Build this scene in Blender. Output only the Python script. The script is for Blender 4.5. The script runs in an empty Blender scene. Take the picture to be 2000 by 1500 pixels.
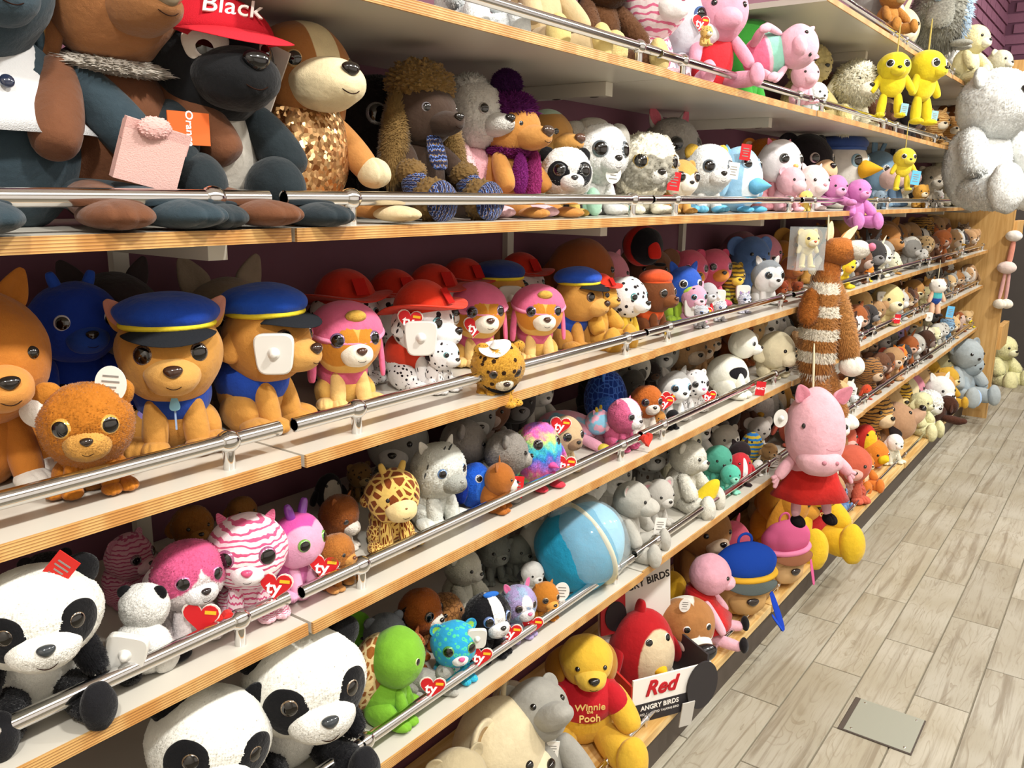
import bpy, math, random
import numpy as np
from mathutils import Matrix, Vector, Euler, noise as mnoise
R_ = math.radians
C = bpy.context.scene.collection
SC = bpy.context.scene
rng = random.Random(7)

# ------------------------------------------------------------------ camera, world, lamps, exposure
FPX = 1646.8
CAMZ = 1.45
YAW, PITCH, ROLL = 0.633681, -0.2238575, 0.0148238
def cam_axes():
    cp, sp = math.cos(PITCH), math.sin(PITCH)
    f = Vector((cp*math.cos(YAW), cp*math.sin(YAW), sp))
    r = f.cross(Vector((0, 0, 1))).normalized(); u = r.cross(f)
    c, s = math.cos(ROLL), math.sin(ROLL)
    return c*r + s*u, -s*r + c*u, f
AX_R, AX_U, AX_F = cam_axes()
cd = bpy.data.cameras.new('camera'); cam = bpy.data.objects.new('camera', cd); C.objects.link(cam)
cd.sensor_width = 36; cd.lens = FPX/2000*36; cd.clip_start = .02
m = Matrix((AX_R, AX_U, -AX_F)).transposed().to_4x4(); m.translation = (0, 0, CAMZ)
cam.matrix_world = m; SC.camera = cam
wd = bpy.data.worlds.new('shop_air'); SC.world = wd; wd.use_nodes = True
bg = wd.node_tree.nodes['Background']; bg.inputs[0].default_value = (1, .95, .88, 1); bg.inputs[1].default_value = .26
def area(name, loc, sx, sy, power, col=(1, .94, .85), aim=None, spread=180):
    l = bpy.data.lights.new(name, 'AREA'); l.shape = 'RECTANGLE'; l.size = sx; l.size_y = sy
    l.energy = power; l.color = col; l.spread = R_(spread)
    o = bpy.data.objects.new(name, l); C.objects.link(o); o.location = loc
    d = Vector(aim) - Vector(loc) if aim else Vector((0, 0, -1))
    o.rotation_euler = d.to_track_quat('-Z', 'Y').to_euler()
    return o
LAMPS = [(-.6, -.75), (1.0, -.75), (2.6, -.75), (4.2, -.75), (5.8, -.75), (7.4, -.6)]
for i, (lx, ly) in enumerate(LAMPS):
    area('spot_lamp', (lx, ly, 3.05), .16, .16, 62, (1, .97, .915), (lx+.35, 1.0, .75))
area('ceiling_fill', (2.5, -1.3, 3.15), 7.5, 1.6, 92, (1, .975, .93))  # added diffuse fill light under the ceiling, stands for no fixture
area('low_fill', (2.8, -2.85, 1.5), 8.0, 2.2, 34, (1, .965, .92), (2.8, 1.0, .7))  # added frontal fill that brightens the shelf interiors, no lamp exists here
SC.view_settings.view_transform = 'Standard'; SC.view_settings.look = 'None'
SC.view_settings.gamma = 1; SC.view_settings.use_curve_mapping = False
SC.view_settings.exposure = -0.5

# ------------------------------------------------------------------ pixel helpers (2000 x 1500 photograph)
def ray(px, py):
    return AX_F + AX_R*((px-1000)/FPX) - AX_U*((py-750)/FPX)
def onY(px, py, Y):
    d = ray(px, py); return Vector((0, 0, CAMZ)) + d*(Y/d.y)
def onZ(px, py, z):
    d = ray(px, py); return Vector((0, 0, CAMZ)) + d*((z-CAMZ)/d.z)
def onX(px, py, x):
    d = ray(px, py); return Vector((0, 0, CAMZ)) + d*(x/d.x)

def lin(h):
    if not isinstance(h, str): return tuple(h)[:3] + (1,)
    h = h.lstrip('#'); o = []
    if len(h) == 3: h = ''.join(c*2 for c in h)
    for i in (0, 2, 4):
        v = int(h[i:i+2], 16)/255
        o.append(v/12.92 if v <= .04045 else ((v+.055)/1.055)**2.4)
    return (*o, 1)

# ------------------------------------------------------------------ materials
class NT:
    def __init__(s, name):
        s.m = bpy.data.materials.new(name); s.m.use_nodes = True; s.t = s.m.node_tree
        s.t.nodes.clear()
        s.out = s.n('ShaderNodeOutputMaterial'); s.b = s.n('ShaderNodeBsdfPrincipled')
        s.l(s.b.outputs[0], s.out.inputs[0])
    def n(s, k, **a):
        x = s.t.nodes.new(k)
        for q, v in a.items(): setattr(x, q, v)
        return x
    def l(s, a, b): s.t.links.new(a, b)
    def inp(s, sock, v):
        if isinstance(v, bpy.types.NodeSocket): s.l(v, sock)
        else: sock.default_value = v
    def math(s, op, a, b=0., c=None):
        x = s.n('ShaderNodeMath', operation=op); s.inp(x.inputs[0], a); s.inp(x.inputs[1], b)
        if c is not None: s.inp(x.inputs[2], c)
        return x.outputs[0]
    def vmath(s, op, a, b=(0, 0, 0)):
        x = s.n('ShaderNodeVectorMath', operation=op); s.inp(x.inputs[0], a); s.inp(x.inputs[1], b)
        return x.outputs[1] if op == 'LENGTH' else x.outputs[0]
    def mix(s, f, a, b, mode='MIX'):
        x = s.n('ShaderNodeMix', data_type='RGBA', blend_type=mode)
        s.inp(x.inputs[0], f); s.inp(x.inputs[6], a); s.inp(x.inputs[7], b); return x.outputs[2]
    def rng(s, v, a, b, c=0., d=1., smooth=True):
        x = s.n('ShaderNodeMapRange', interpolation_type='SMOOTHSTEP' if smooth else 'LINEAR')
        for i, q in enumerate((v, a, b, c, d)): s.inp(x.inputs[i], q)
        return x.outputs[0]
    def noise(s, vec, sc, det=2., rough=.5, dist=0.):
        x = s.n('ShaderNodeTexNoise'); s.inp(x.inputs['Vector'], vec); s.inp(x.inputs['Scale'], sc)
        x.inputs['Detail'].default_value = det; x.inputs['Roughness'].default_value = rough; x.inputs['Distortion'].default_value = dist
        return x.outputs[0]
    def vor(s, vec, sc, feat='F1', rnd=1.):
        x = s.n('ShaderNodeTexVoronoi', feature=feat); s.inp(x.inputs['Vector'], vec); s.inp(x.inputs['Scale'], sc)
        x.inputs['Randomness'].default_value = rnd
        return x.outputs['Distance']
    def bump(s, h, st, dist=.01):
        x = s.n('ShaderNodeBump'); x.inputs['Strength'].default_value = st; x.inputs['Distance'].default_value = dist
        s.l(h, x.inputs['Height']); s.l(x.outputs[0], s.b.inputs['Normal'])
    def attr(s, nm):
        x = s.n('ShaderNodeAttribute', attribute_type='OBJECT', attribute_name=nm); return x
    def P(s, **k):
        for q, v in k.items(): s.inp(s.b.inputs[q.replace('_', ' ')], v)

_mats = {}
def plush(fur='s', pat=None, reg=False):
    """Fabric whose colour is the object's own colour; c2/c3 are sewn colour patches, cp the printed pattern colour."""
    k = (fur, pat, reg)
    if k in _mats: return _mats[k]
    t = NT('plush_%s_%s_%d' % k)
    tc = t.n('ShaderNodeTexCoord'); ob = tc.outputs['Object']
    oi = t.n('ShaderNodeObjectInfo'); col = oi.outputs['Color']
    geo = t.n('ShaderNodeNewGeometry'); wp = geo.outputs['Position']
    jit = t.vmath('ADD', ob, t.math('MULTIPLY', oi.outputs['Random'], 13.))
    if reg:
        sp = t.n('ShaderNodeSeparateXYZ'); t.l(ob, sp.inputs[0])
        cb = t.n('ShaderNodeCombineXYZ'); t.l(t.math('ABSOLUTE', sp.outputs[0]), cb.inputs[0])
        t.l(sp.outputs[1], cb.inputs[1]); t.l(sp.outputs[2], cb.inputs[2])
        nz = t.math('MULTIPLY', t.math('SUBTRACT', t.noise(jit, 9., 2.), .5), .16 if fur != 's' else .05)
        for c, a, b in (('c2', 'mk', 'ms'), ('c3', 'nk', 'ns')):
            d = t.vmath('LENGTH', t.vmath('MULTIPLY', t.vmath('SUBTRACT', cb.outputs[0], t.attr(a).outputs['Vector']), t.attr(b).outputs['Vector']))
            f = t.rng(t.math('ADD', d, nz), .96, 1.04, 1., 0.)
            col = t.mix(f, col, t.attr(c).outputs['Color'])
    if pat:
        cp = t.attr('cp').outputs['Color']
        if pat == 'tiger':
            w = t.n('ShaderNodeTexWave', wave_type='BANDS', bands_direction='Z'); t.l(jit, w.inputs['Vector'])
            w.inputs['Scale'].default_value = 1.9; w.inputs['Distortion'].default_value = 5.5; w.inputs['Detail'].default_value = 2; w.inputs['Detail Scale'].default_value = 1.3
            f = t.rng(w.outputs['Fac'], .66, .8)
        elif pat == 'giraffe':
            f = t.rng(t.vor(jit, 2.7, 'DISTANCE_TO_EDGE', .9), .10, .13, 1., 0.)
        elif pat == 'spots':
            f = t.rng(t.math('ADD', t.vor(jit, 2.9), t.math('MULTIPLY', t.noise(jit, 6.), .12)), .3, .34, 1., 0.)
        elif pat == 'dots':
            f = t.rng(t.vor(jit, 3.4), .2, .24, 1., 0.)
        elif pat == 'leopard':
            v = t.math('ADD', t.vor(jit, 4.2), t.math('MULTIPLY', t.noise(jit, 7.), .25))
            f = t.math('MULTIPLY', t.rng(v, .46, .5, 1., 0.), t.rng(v, .24, .29))
        elif pat == 'scales':
            f = t.rng(t.vor(jit, 4.5, 'DISTANCE_TO_EDGE', .5), .03, .12)
        elif pat == 'cloud':
            f = t.rng(t.noise(jit, 1.6, 2.), .47, .56)
        elif pat == 'bands':
            sp2 = t.n('ShaderNodeSeparateXYZ'); t.l(ob, sp2.inputs[0])
            f = t.rng(t.math('COSINE', t.math('MULTIPLY', t.math('ADD', t.math('ADD', sp2.outputs[2], .33), t.math('MULTIPLY', t.math('SUBTRACT', t.noise(jit, 9.), .5), .05)), 2*math.pi/.24)), -.05, .2)
        elif pat == 'rings':
            sp2 = t.n('ShaderNodeSeparateXYZ'); t.l(ob, sp2.inputs[0])
            f = t.rng(t.math('SINE', t.math('MULTIPLY', t.math('ADD', sp2.outputs[2], t.math('MULTIPLY', t.noise(ob, 4.), .12)), 21.)), -.1, .25)
        elif pat == 'rainbow':
            sp2 = t.n('ShaderNodeSeparateXYZ'); t.l(ob, sp2.inputs[0])
            cr = t.n('ShaderNodeValToRGB'); t.l(t.math('FRACT', t.math('ADD', t.math('MULTIPLY', sp2.outputs[2], .8), t.math('MULTIPLY', t.noise(jit, 3.), .7))), cr.inputs[0])
            e = cr.color_ramp.elements
            for i, (p, h) in enumerate(((0, '#ef6fb0'), (.2, '#b07be0'), (.4, '#3c7fe0'), (.6, '#4cc9d8'), (.8, '#b9e27a'), (1, '#ef6fb0'))):
                q = e[i] if i < 2 else e.new(p)
                q.position = p; q.color = lin(h)
            cp = cr.outputs[0]; f = 1.
        elif pat == 'knit':
            w = t.n('ShaderNodeTexWave', wave_type='BANDS', bands_direction='Z'); t.l(ob, w.inputs['Vector'])
            w.inputs['Scale'].default_value = 1.1; w.inputs['Distortion'].default_value = 3.; w.inputs['Detail Scale'].default_value = 5.
            cr = t.n('ShaderNodeValToRGB'); t.l(w.outputs['Fac'], cr.inputs[0]); cr.color_ramp.interpolation = 'CONSTANT'
            e = cr.color_ramp.elements
            for i, (p, h) in enumerate(((0, '#20243f'), (.3, '#7d6438'), (.6, '#5d86d8'), (.82, '#20243f'))):
                q = e[i] if i < 2 else e.new(p)
                q.position = p; q.color = lin(h)
            cp = cr.outputs[0]; f = 1.
        if pat == 'scales': col = t.mix(f, cp, col)
        else: col = t.mix(f, col, cp)
    big = t.noise(wp, 34., 3., .6)
    fine = t.noise(wp, {'s': 900., 'f': 420., 'g': 300., 'c': 260., 'k': 500.}.get(fur, 600.), 2., .6)
    v = t.math('ADD', t.rng(big, .2, .8, .86, 1.06, False) if fur != 'g' else t.rng(t.noise(wp, 120., 3., .7), .3, .7, .6, 1.25, False), t.rng(fine, .25, .75, -.05, .05, False) if fur != 's' else t.rng(fine, .25, .75, -.045, .045, False))
    hsv = t.n('ShaderNodeHueSaturation'); t.l(col, hsv.inputs['Color']); t.l(v, hsv.inputs['Value'])
    t.l(hsv.outputs[0], t.b.inputs['Base Color'])
    t.P(Roughness=.92)
    t.b.inputs['Specular IOR Level'].default_value = .12
    t.b.inputs['Sheen Weight'].default_value = .16; t.b.inputs['Sheen Roughness'].default_value = .45
    h = t.math('ADD', t.math('MULTIPLY', big, 3.0), t.math('MULTIPLY', fine, .35 if fur == 's' else .5))
    t.bump(h,   .38 if fur == 's' else .4, .004)
    _mats[k] = t.m; return t.m

def solid(name, rough=.5, metal=0., spec=.5, objcol=True, col='#888', bump=None, coat=0., alpha=None, trans=0.):
    if name in _mats: return _mats[name]
    t = NT(name)
    if objcol:
        oi = t.n('ShaderNodeObjectInfo'); t.l(oi.outputs['Color'], t.b.inputs['Base Color'])
    else: t.b.inputs['Base Color'].default_value = lin(col)
    t.P(Roughness=rough, Metallic=metal)
    t.b.inputs['Specular IOR Level'].default_value = spec; t.b.inputs['Coat Weight'].default_value = coat
    if trans: t.b.inputs['Transmission Weight'].default_value = trans; t.b.inputs['IOR'].default_value = 1.05
    if alpha is not None: t.b.inputs['Alpha'].default_value = alpha
    if bump:
        g = t.n('ShaderNodeNewGeometry'); t.bump(t.noise(g.outputs['Position'], bump[0], 3.), bump[1], .003)
    _mats[name] = t.m; return t.m
GLOSS = solid('glossy_plastic', .12, coat=.6)
EYEB = solid('eye_black', .04, objcol=False, col='#0a0808', coat=1.)
def _ring():
    t = NT('eye_glitter'); oi = t.n('ShaderNodeObjectInfo'); g = t.n('ShaderNodeNewGeometry')
    n = t.noise(g.outputs['Position'], 1500., 1.)
    t.l(t.mix(t.rng(n, .55, .66), oi.outputs['Color'], t.mix(.3, oi.outputs['Color'], (1, 1, 1, 1))), t.b.inputs['Base Color'])
    t.P(Roughness=.25, Metallic=.25); t.b.inputs['Coat Weight'].default_value = 1.
    return t.m
EYER = _ring()
CARD = solid('printed_card', .55, spec=.3)
PLAS = solid('matte_plastic', .38, spec=.45)
FABR = solid('woven_fabric', .85, spec=.1, bump=(700., .3))
FELT = solid('felt', .95, spec=.05, bump=(300., .3))
INK = solid('print_ink', .6, spec=.2)
CHROME = solid('chrome', .09, 1., objcol=False, col='#dcdcdc')
FILM = solid('clear_film', .08, objcol=False, col='#dfe9ec', alpha=.24, coat=.5)

def _sequin():
    t = NT('gold_sequins'); tc = t.n('ShaderNodeTexCoord')
    v = t.n('ShaderNodeTexVoronoi'); t.l(tc.outputs['Object'], v.inputs['Vector']); v.inputs['Scale'].default_value = 17.
    sp = t.n('ShaderNodeSeparateColor'); t.l(v.outputs['Color'], sp.inputs[0])
    t.l(t.mix(sp.outputs[0], lin('#8a5a34'), lin('#e6bd85')), t.b.inputs['Base Color'])
    t.l(t.rng(sp.outputs[1], 0., 1., .12, .55, False), t.b.inputs['Roughness']); t.P(Metallic=.85)
    nm = t.n('ShaderNodeNormalMap'); geo = t.n('ShaderNodeNewGeometry')
    tilt = t.vmath('MULTIPLY', t.vmath('SUBTRACT', v.outputs['Color'], (.5, .5, .5)), (.9, .9, .9))
    t.l(t.vmath('NORMALIZE', t.vmath('ADD', geo.outputs['Normal'], tilt)), t.b.inputs['Normal'])
    return t.m
SEQ = _sequin()
def _ply():
    t = NT('plywood_edge'); tc = t.n('ShaderNodeTexCoord'); ob = tc.outputs['Object']
    sp = t.n('ShaderNodeSeparateXYZ'); t.l(ob, sp.inputs[0])
    w = t.math('SINE', t.math('MULTIPLY', t.math('ADD', sp.outputs[2], t.math('MULTIPLY', t.noise(ob, 3.), .0006)), 2*math.pi/.0032))
    g = t.n('ShaderNodeMapping'); t.l(ob, g.inputs[0]); g.inputs['Scale'].default_value = (2.2, 30, 1)
    n = t.noise(g.outputs[0], 9., 3.)
    base = t.mix(t.rng(n, .35, .65), lin('#bd8746'), lin('#d0a565'))
    t.l(t.mix(t.math('MULTIPLY', t.rng(w, .35, .9), .72), base, lin('#804c22')), t.b.inputs['Base Color'])
    t.P(Roughness=.5); t.bump(w, .25, .0005); return t.m
PLY = _ply()
def _wood(name, a, b, sc=(1.2, 14, 14)):
    t = NT(name); tc = t.n('ShaderNodeTexCoord'); mp = t.n('ShaderNodeMapping'); t.l(tc.outputs['Object'], mp.inputs[0]); mp.inputs['Scale'].default_value = sc
    n = t.noise(mp.outputs[0], 3., 4., .55, .6)
    t.l(t.mix(t.rng(n, .35, .65), lin(a), lin(b)), t.b.inputs['Base Color']); t.P(Roughness=.45); t.bump(n, .08, .002); return t.m
WOOD = _wood('pale_wood', '#bd9152', '#d0a668', (14, 14, 1.2))
BASEW = _wood('base_wood', '#c79a55', '#e3c488')
LAMI = solid('white_laminate', .3, objcol=False, col='#cdc8bc')
METW = solid('white_metal', .4, objcol=False, col='#d6d0c2')
DARK = solid('dark_plinth', .6, objcol=False, col='#4a4038', bump=(60., .1))
def _plank():
    t = NT('wood_look_tile'); tc = t.n('ShaderNodeTexCoord'); oi = t.n('ShaderNodeObjectInfo'); ob = tc.outputs['Object']
    off = t.n('ShaderNodeCombineXYZ'); t.l(t.math('MULTIPLY', oi.outputs['Random'], 57.), off.inputs[0]); t.l(t.math('MULTIPLY', oi.outputs['Random'], 91.), off.inputs[1])
    p = t.vmath('ADD', ob, off.outputs[0])
    mp = t.n('ShaderNodeMapping'); t.l(p, mp.inputs[0]); mp.inputs['Scale'].default_value = (1.5, 7.0, 1)
    big = t.noise(mp.outputs[0], 2.1, 2., .5, .7)
    gr = t.math('FRACT', t.math('MULTIPLY', big, 9.))
    ln = t.math('MULTIPLY', t.rng(gr, 0., .30, 1., 0.), t.rng(t.noise(mp.outputs[0], 3., 2.), .38, .62))
    mp2 = t.n('ShaderNodeMapping'); t.l(p, mp2.inputs[0]); mp2.inputs['Scale'].default_value = (6, 60, 1)
    fn = t.noise(mp2.outputs[0], 3., 3., .6)
    mp3 = t.n('ShaderNodeMapping'); t.l(p, mp3.inputs[0]); mp3.inputs['Scale'].default_value = (.55, 13, 1)
    st = t.noise(mp3.outputs[0], 2.6, 5., .62, .7)
    c = t.mix(t.rng(t.noise(p, 3.5, 2.), .3, .7), lin('#b3ae9f'), lin('#a19985'))
    c = t.mix(t.math('MULTIPLY', t.rng(st, .48, .68), .7), c, lin('#796d5a'))
    c = t.mix(t.math('MULTIPLY', ln, .45), c, lin('#7a6c55'))
    c = t.mix(t.math('MULTIPLY', t.rng(fn, .5, .75), .4), c, lin('#8f836c'))
    hs = t.n('ShaderNodeHueSaturation'); t.l(c, hs.inputs['Color']); t.l(t.rng(oi.outputs['Random'], 0., 1., .9, 1.08, False), hs.inputs['Value'])
    t.l(hs.outputs[0], t.b.inputs['Base Color']); t.P(Roughness=.42); t.bump(t.math('ADD', ln, fn), .08, .001); return t.m
PLANK = _plank()
def _paint(name, c, c2, sc=30.):
    t = NT(name); g = t.n('ShaderNodeNewGeometry'); n = t.noise(g.outputs['Position'], sc, 4.)
    t.l(t.mix(n, lin(c), lin(c2)), t.b.inputs['Base Color']); t.P(Roughness=.7); t.bump(n, .15, .004); return t.m
PURP = _paint('purple_brick_paint', '#7c4f63', '#875a70', 60.)
PURPJ = _paint('purple_joint_paint', '#5a3348', '#633a50')
MAROON = _paint('plum_wall_paint', '#6a3f4c', '#75475a', 12.)
VIOLET = _paint('violet_paint', '#6b5792', '#745f9b')
CHAR = _paint('charcoal_panel', '#3f3a35', '#47423c', 8.)
CEIL = _paint('ceiling_paint', '#e9e4d8', '#f0ece2', 5.)
GROUT = _paint('grout', '#6f6858', '#7b7361', 50.)
STEEL = solid('brushed_plate', .42, .35, objcol=False, col='#a9ab9d', bump=(90., .1))

# ------------------------------------------------------------------ mesh makers
_mesh = {}
def mesh_from(name, v, f, smooth=True, mi=None):
    me = bpy.data.meshes.new(name); me.from_pydata([tuple(p) for p in v], [], f); me.update()
    if smooth: me.polygons.foreach_set('use_smooth', [True]*len(f))
    if mi is not None: me.polygons.foreach_set('material_index', mi)
    return me
def sph(nu, nv):
    v = [(0, 0, 1.)]
    for j in range(1, nv):
        a = math.pi*j/nv
        for i in range(nu):
            b = 2*math.pi*i/nu; v.append((math.sin(a)*math.sin(b), -math.sin(a)*math.cos(b), math.cos(a)))
    v.append((0, 0, -1.)); f = []
    for i in range(nu): f.append((0, 1+i, 1+(i+1) % nu))
    for j in range(nv-2):
        for i in range(nu):
            a, b = 1+j*nu+i, 1+j*nu+(i+1) % nu; f.append((a, a+nu, b+nu, b))
    l = len(v)-1; o = 1+(nv-2)*nu
    for i in range(nu): f.append((o+i, l, o+(i+1) % nu))
    return [Vector(p) for p in v], f
def pokes(v, f, length, droop=0., jit=.5, seed=1):
    """every face raised into a tuft: fur that stays one connected surface"""
    q = random.Random(seed); V = list(v); F = []
    for fc in f:
        c = sum((v[i] for i in fc), Vector())/len(fc); n = c.normalized()
        t = c + n*length*q.uniform(.35, 1.15) + Vector((q.uniform(-1, 1), q.uniform(-1, 1), q.uniform(-1, 1)))*length*jit - Vector((0, 0, droop*length))
        k = len(V); V.append(t)
        for a in range(len(fc)): F.append((fc[a], fc[(a+1) % len(fc)], k))
    return V, F
def soft(v, amp, sc, off=0.):
    return [p*(1 + amp*mnoise.noise(p*sc + Vector((off, 3.1, off)))) for p in v]
def M(k):
    """shared unit meshes"""
    if k in _mesh: return _mesh[k]
    if k in ('ball', 'ball2'):
        v, f = sph(40, 26); v = soft(v, .05, 1.7, 5. if k == 'ball' else 11.)
        me = mesh_from(k, v, f)
    elif k == 'pill':
        v, f = sph(16, 10); me = mesh_from(k, v, f)
    elif k in ('fuzz', 'fuzz2'):
        v, f = sph(108, 70); v = soft(v, .06, 1.9, 2.); v, f = pokes(v, f, .042, .35, .45, 3 if k == 'fuzz' else 9); me = mesh_from(k, v, f)
    elif k == 'fuzzh':
        v, f = sph(140, 90); v = soft(v, .05, 1.7, 2.); v, f = pokes(v, f, .015, .8, .5, 6); me = mesh_from(k, v, f)
    elif k == 'shag':
        v, f = sph(70, 44); v = soft(v, .08, 2.2, 7.); v, f = pokes(v, f, .17, .5, .45, 5); me = mesh_from(k, v, f)
    elif k == 'curl2':
        v, f = sph(120, 80)
        v = [p*(1+.24*(1-min(1., 1.9*mnoise.voronoi(p*6.0)[0][0]))+.07*mnoise.noise(p*14)) for p in v]; v, f = pokes(v, f, .05, .3, .9, 31); me = mesh_from(k, v, f)
    elif k == 'curl':
        v, f = sph(96, 64)
        v = [p*(1+.18*(1-min(1., 2.1*mnoise.voronoi(p*5.2)[0][0]))+.03*mnoise.noise(p*9)) for p in v]; me = mesh_from(k, v, f)
    elif k == 'wool':
        v, f = sph(80, 52)
        v = [p*(1+.13*(1-min(1., 1.6*mnoise.voronoi(p*4.2+Vector((3, 1, 2)))[0][0]))) for p in v]; v, f = pokes(v, f, .05, .2, .8, 8); me = mesh_from(k, v, f)
    elif k in ('limb', 'limbf', 'limbs'):
        v, f = sph(22, 22) if k == 'limb' else sph(44, 44) if k == 'limbf' else sph(46, 90)
        o = []
        for p in v:
            t = (1-p.z)/2; r = (math.sqrt(max(0, 1-p.z*p.z))+1e-6); rr = r**.45*(.86+.22*t)
            o.append(Vector((p.x/r*rr, p.y/r*rr, -t)))
        o[0] = Vector((0, 0, 0)); o[-1] = Vector((0, 0, -1.)); v = o
        if k != 'limb':
            q = random.Random(4); V = list(v); F = []
            for fc in f:
                c = sum((v[i] for i in fc), Vector())/len(fc); n = Vector((c.x, c.y, (c.z+.5)*.4)).normalized()
                V.append(c+n*(.12 if k == 'limbf' else .26)*q.uniform(.3, 1.1)+Vector((q.uniform(-1, 1)*.05, q.uniform(-1, 1)*.05, -(.03 if k == 'limbf' else .045)*q.random()))); kk = len(V)-1
                for a in range(len(fc)): F.append((fc[a], fc[(a+1) % len(fc)], kk))
            v, f = V, F
        me = mesh_from(k, v, f)
    elif k == 'paw':   # rounded foot with two toe creases at the front (-Y)
        v, f = sph(44, 24); o = []
        for p in v:
            q = p.copy()
            if p.y < -.1:
                g = max(math.exp(-((p.x-.3)/.07)**2), math.exp(-((p.x+.3)/.07)**2)); q *= 1-.12*g*min(1, (-p.y-.1)*2)
            if q.z < 0: q.z *= .8
            o.append(q)
        me = mesh_from(k, o, f)
    elif k == 'earf':  # floppy ear hanging down from the origin
        v, f = sph(28, 24); o = []
        for p in v:
            t = (1-p.z)/2; r = math.sqrt(max(0, 1-p.z*p.z))+1e-6; w = (r**.7)*(.42+.62*t)
            o.append(Vector((p.x/r*w, p.y/r*w*.26-.28*math.sin(t*2.2)+.1*(p.x/r*w)**2, -t)))
        me = mesh_from(k, o, f)
    elif k == 'eart':  # pointed ear rising from the origin, hollow at the front
        v, f = sph(28, 22); o = []
        for p in v:
            t = (1+p.z)/2; r = math.sqrt(max(0, 1-p.z*p.z))+1e-6; w = r**.6*(1.05-.72*t)
            x, y = p.x/r*w, p.y/r*w*.42
            if y < 0: y += .3*(w-abs(x))
            o.append(Vector((x, y, t)))
        me = mesh_from(k, o, f)
    elif k == 'earr':  # round ear, hollow at the front
        v, f = sph(28, 18); o = []
        for p in v:
            y = p.y*.42
            if p.y < 0: y += .5*max(0, 1-(p.x*p.x+p.z*p.z))
            o.append(Vector((p.x, y, p.z)))
        me = mesh_from(k, o, f)
    elif k == 'eye':
        v, f = sph(28, 18); rot = Matrix.Rotation(math.pi/2, 3, 'X'); v = [rot @ p for p in v]
        v = [Vector((p.x, p.y*.55, p.z)) for p in v]
        mi = [0 if (sum((v[i] for i in fc), Vector())/len(fc)).xz.length < .76 and sum(v[i].y for i in fc) < 0 else 1 for fc in f]
        me = mesh_from(k, v, f, True, mi); me.materials.append(EYEB); me.materials.append(EYER); _mesh[k] = me; return me
    elif k == 'nose':
        v, f = sph(24, 16); me = mesh_from(k, [Vector((p.x*(1+.3*p.z), p.y*.7, p.z*.75)) for p in v], f)
    elif k == 'dome':
        v, f = sph(36, 24); me = mesh_from(k, [Vector((p.x, p.y, p.z if p.z > 0 else p.z*.08)) for p in v], f)
    elif k == 'visor':
        v, f = sph(32, 16); me = mesh_from(k, [Vector((p.x, p.y if p.y < 0 else p.y*.1, p.z*.07-.30*p.y*p.y-.12*p.x*p.x)) for p in v], f)
    elif k == 'brim':
        v, f = sph(48, 20); me = mesh_from(k, [Vector((p.x, p.y, p.z*.1+.22*(p.x**2)-.12*p.y**2+.03*math.sin(5*p.x+2*p.y))) for p in v], f)
    elif k == 'ring':
        v, f = [], []; a, b = 36, 12
        for i in range(a):
            for j in range(b):
                u, w = 2*math.pi*i/a, 2*math.pi*j/b; r = 1+.2*math.cos(w)
                v.append(Vector((r*math.cos(u), r*math.sin(u), .2*math.sin(w))))
                f.append((i*b+j, ((i+1) % a)*b+j, ((i+1) % a)*b+(j+1) % b, i*b+(j+1) % b))
        me = mesh_from(k, v, f)
    elif k in ('heart', 'plate', 'card', 'oval', 'drop'):
        pts = []
        if k == 'heart':
            for i in range(28):
                t = 2*math.pi*i/28; pts.append((16*math.sin(t)**3/17, (13*math.cos(t)-5*math.cos(2*t)-2*math.cos(3*t)-math.cos(4*t)+2)/17))
        elif k == 'card': pts = [(-.7, -1), (.7, -1), (.7, 1), (-.7, 1)]
        else:
            e = {'plate': .45, 'oval': 1., 'drop': .8}[k]
            for i in range(28):
                t = 2*math.pi*i/28; c, s = math.cos(t), math.sin(t); x = abs(c)**e*(1 if c > 0 else -1); z = abs(s)**e*(1 if s > 0 else -1)
                if k == 'plate': x *= .9+.1*z
                if k == 'oval': x *= .8
                if k == 'drop': x *= .55+.35*z
                pts.append((x, z))
        n = len(pts); th = {'plate': .14}.get(k, .035)
        v = [(x, -th, z) for x, z in pts]+[(x, th, z) for x, z in pts]
        if k == 'plate': v += [(x*.93, -th*1.5, z*.93) for x, z in pts]
        f = [tuple(range(n, 2*n))]
        f += [(i, n+i, n+(i+1) % n, (i+1) % n) for i in range(n)]
        if k == 'plate':
            f += [(2*n+i, i, (i+1) % n, 2*n+(i+1) % n) for i in range(n)]; f.append(tuple(range(3*n-1, 2*n-1, -1)))
        else: f.append(tuple(range(n-1, -1, -1)))
        me = mesh_from(k, v, f, False)
    elif k == 'knob':  # cone with a rounded tip, pointing -Y
        prof = [(1, 0), (.9, -.25), (.62, -.5), (.55, -.95), (.35, -1.15), (0, -1.2)]
        v, f = [], []; n = 18
        for r, y in prof:
            for i in range(n): v.append((r*math.cos(2*math.pi*i/n), y, r*math.sin(2*math.pi*i/n)))
        for j in range(len(prof)-1):
            for i in range(n): f.append((j*n+i, (j+1)*n+i, (j+1)*n+(i+1) % n, j*n+(i+1) % n))
        me = mesh_from(k, v, f)
    elif k == 'tube':  # along +X, unit radius, unit length, open hollow ends
        v, f = [], []; n = 24
        for x, r in ((0, .8), (0, 1), (1, 1), (1, .8)):
            for i in range(n): v.append((x, r*math.cos(2*math.pi*i/n), r*math.sin(2*math.pi*i/n)))
        for j in range(3):
            for i in range(n): f.append((j*n+i, j*n+(i+1) % n, (j+1)*n+(i+1) % n, (j+1)*n+i))
        me = mesh_from(k, v, f); 
        f2 = [(i, (i+1) % n, 3*n+(i+1) % n, 3*n+i) for i in range(n)]
        me = mesh_from(k, v, f+f2)
    elif k == 'cone':
        v, f = [], []; n = 16
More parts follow.
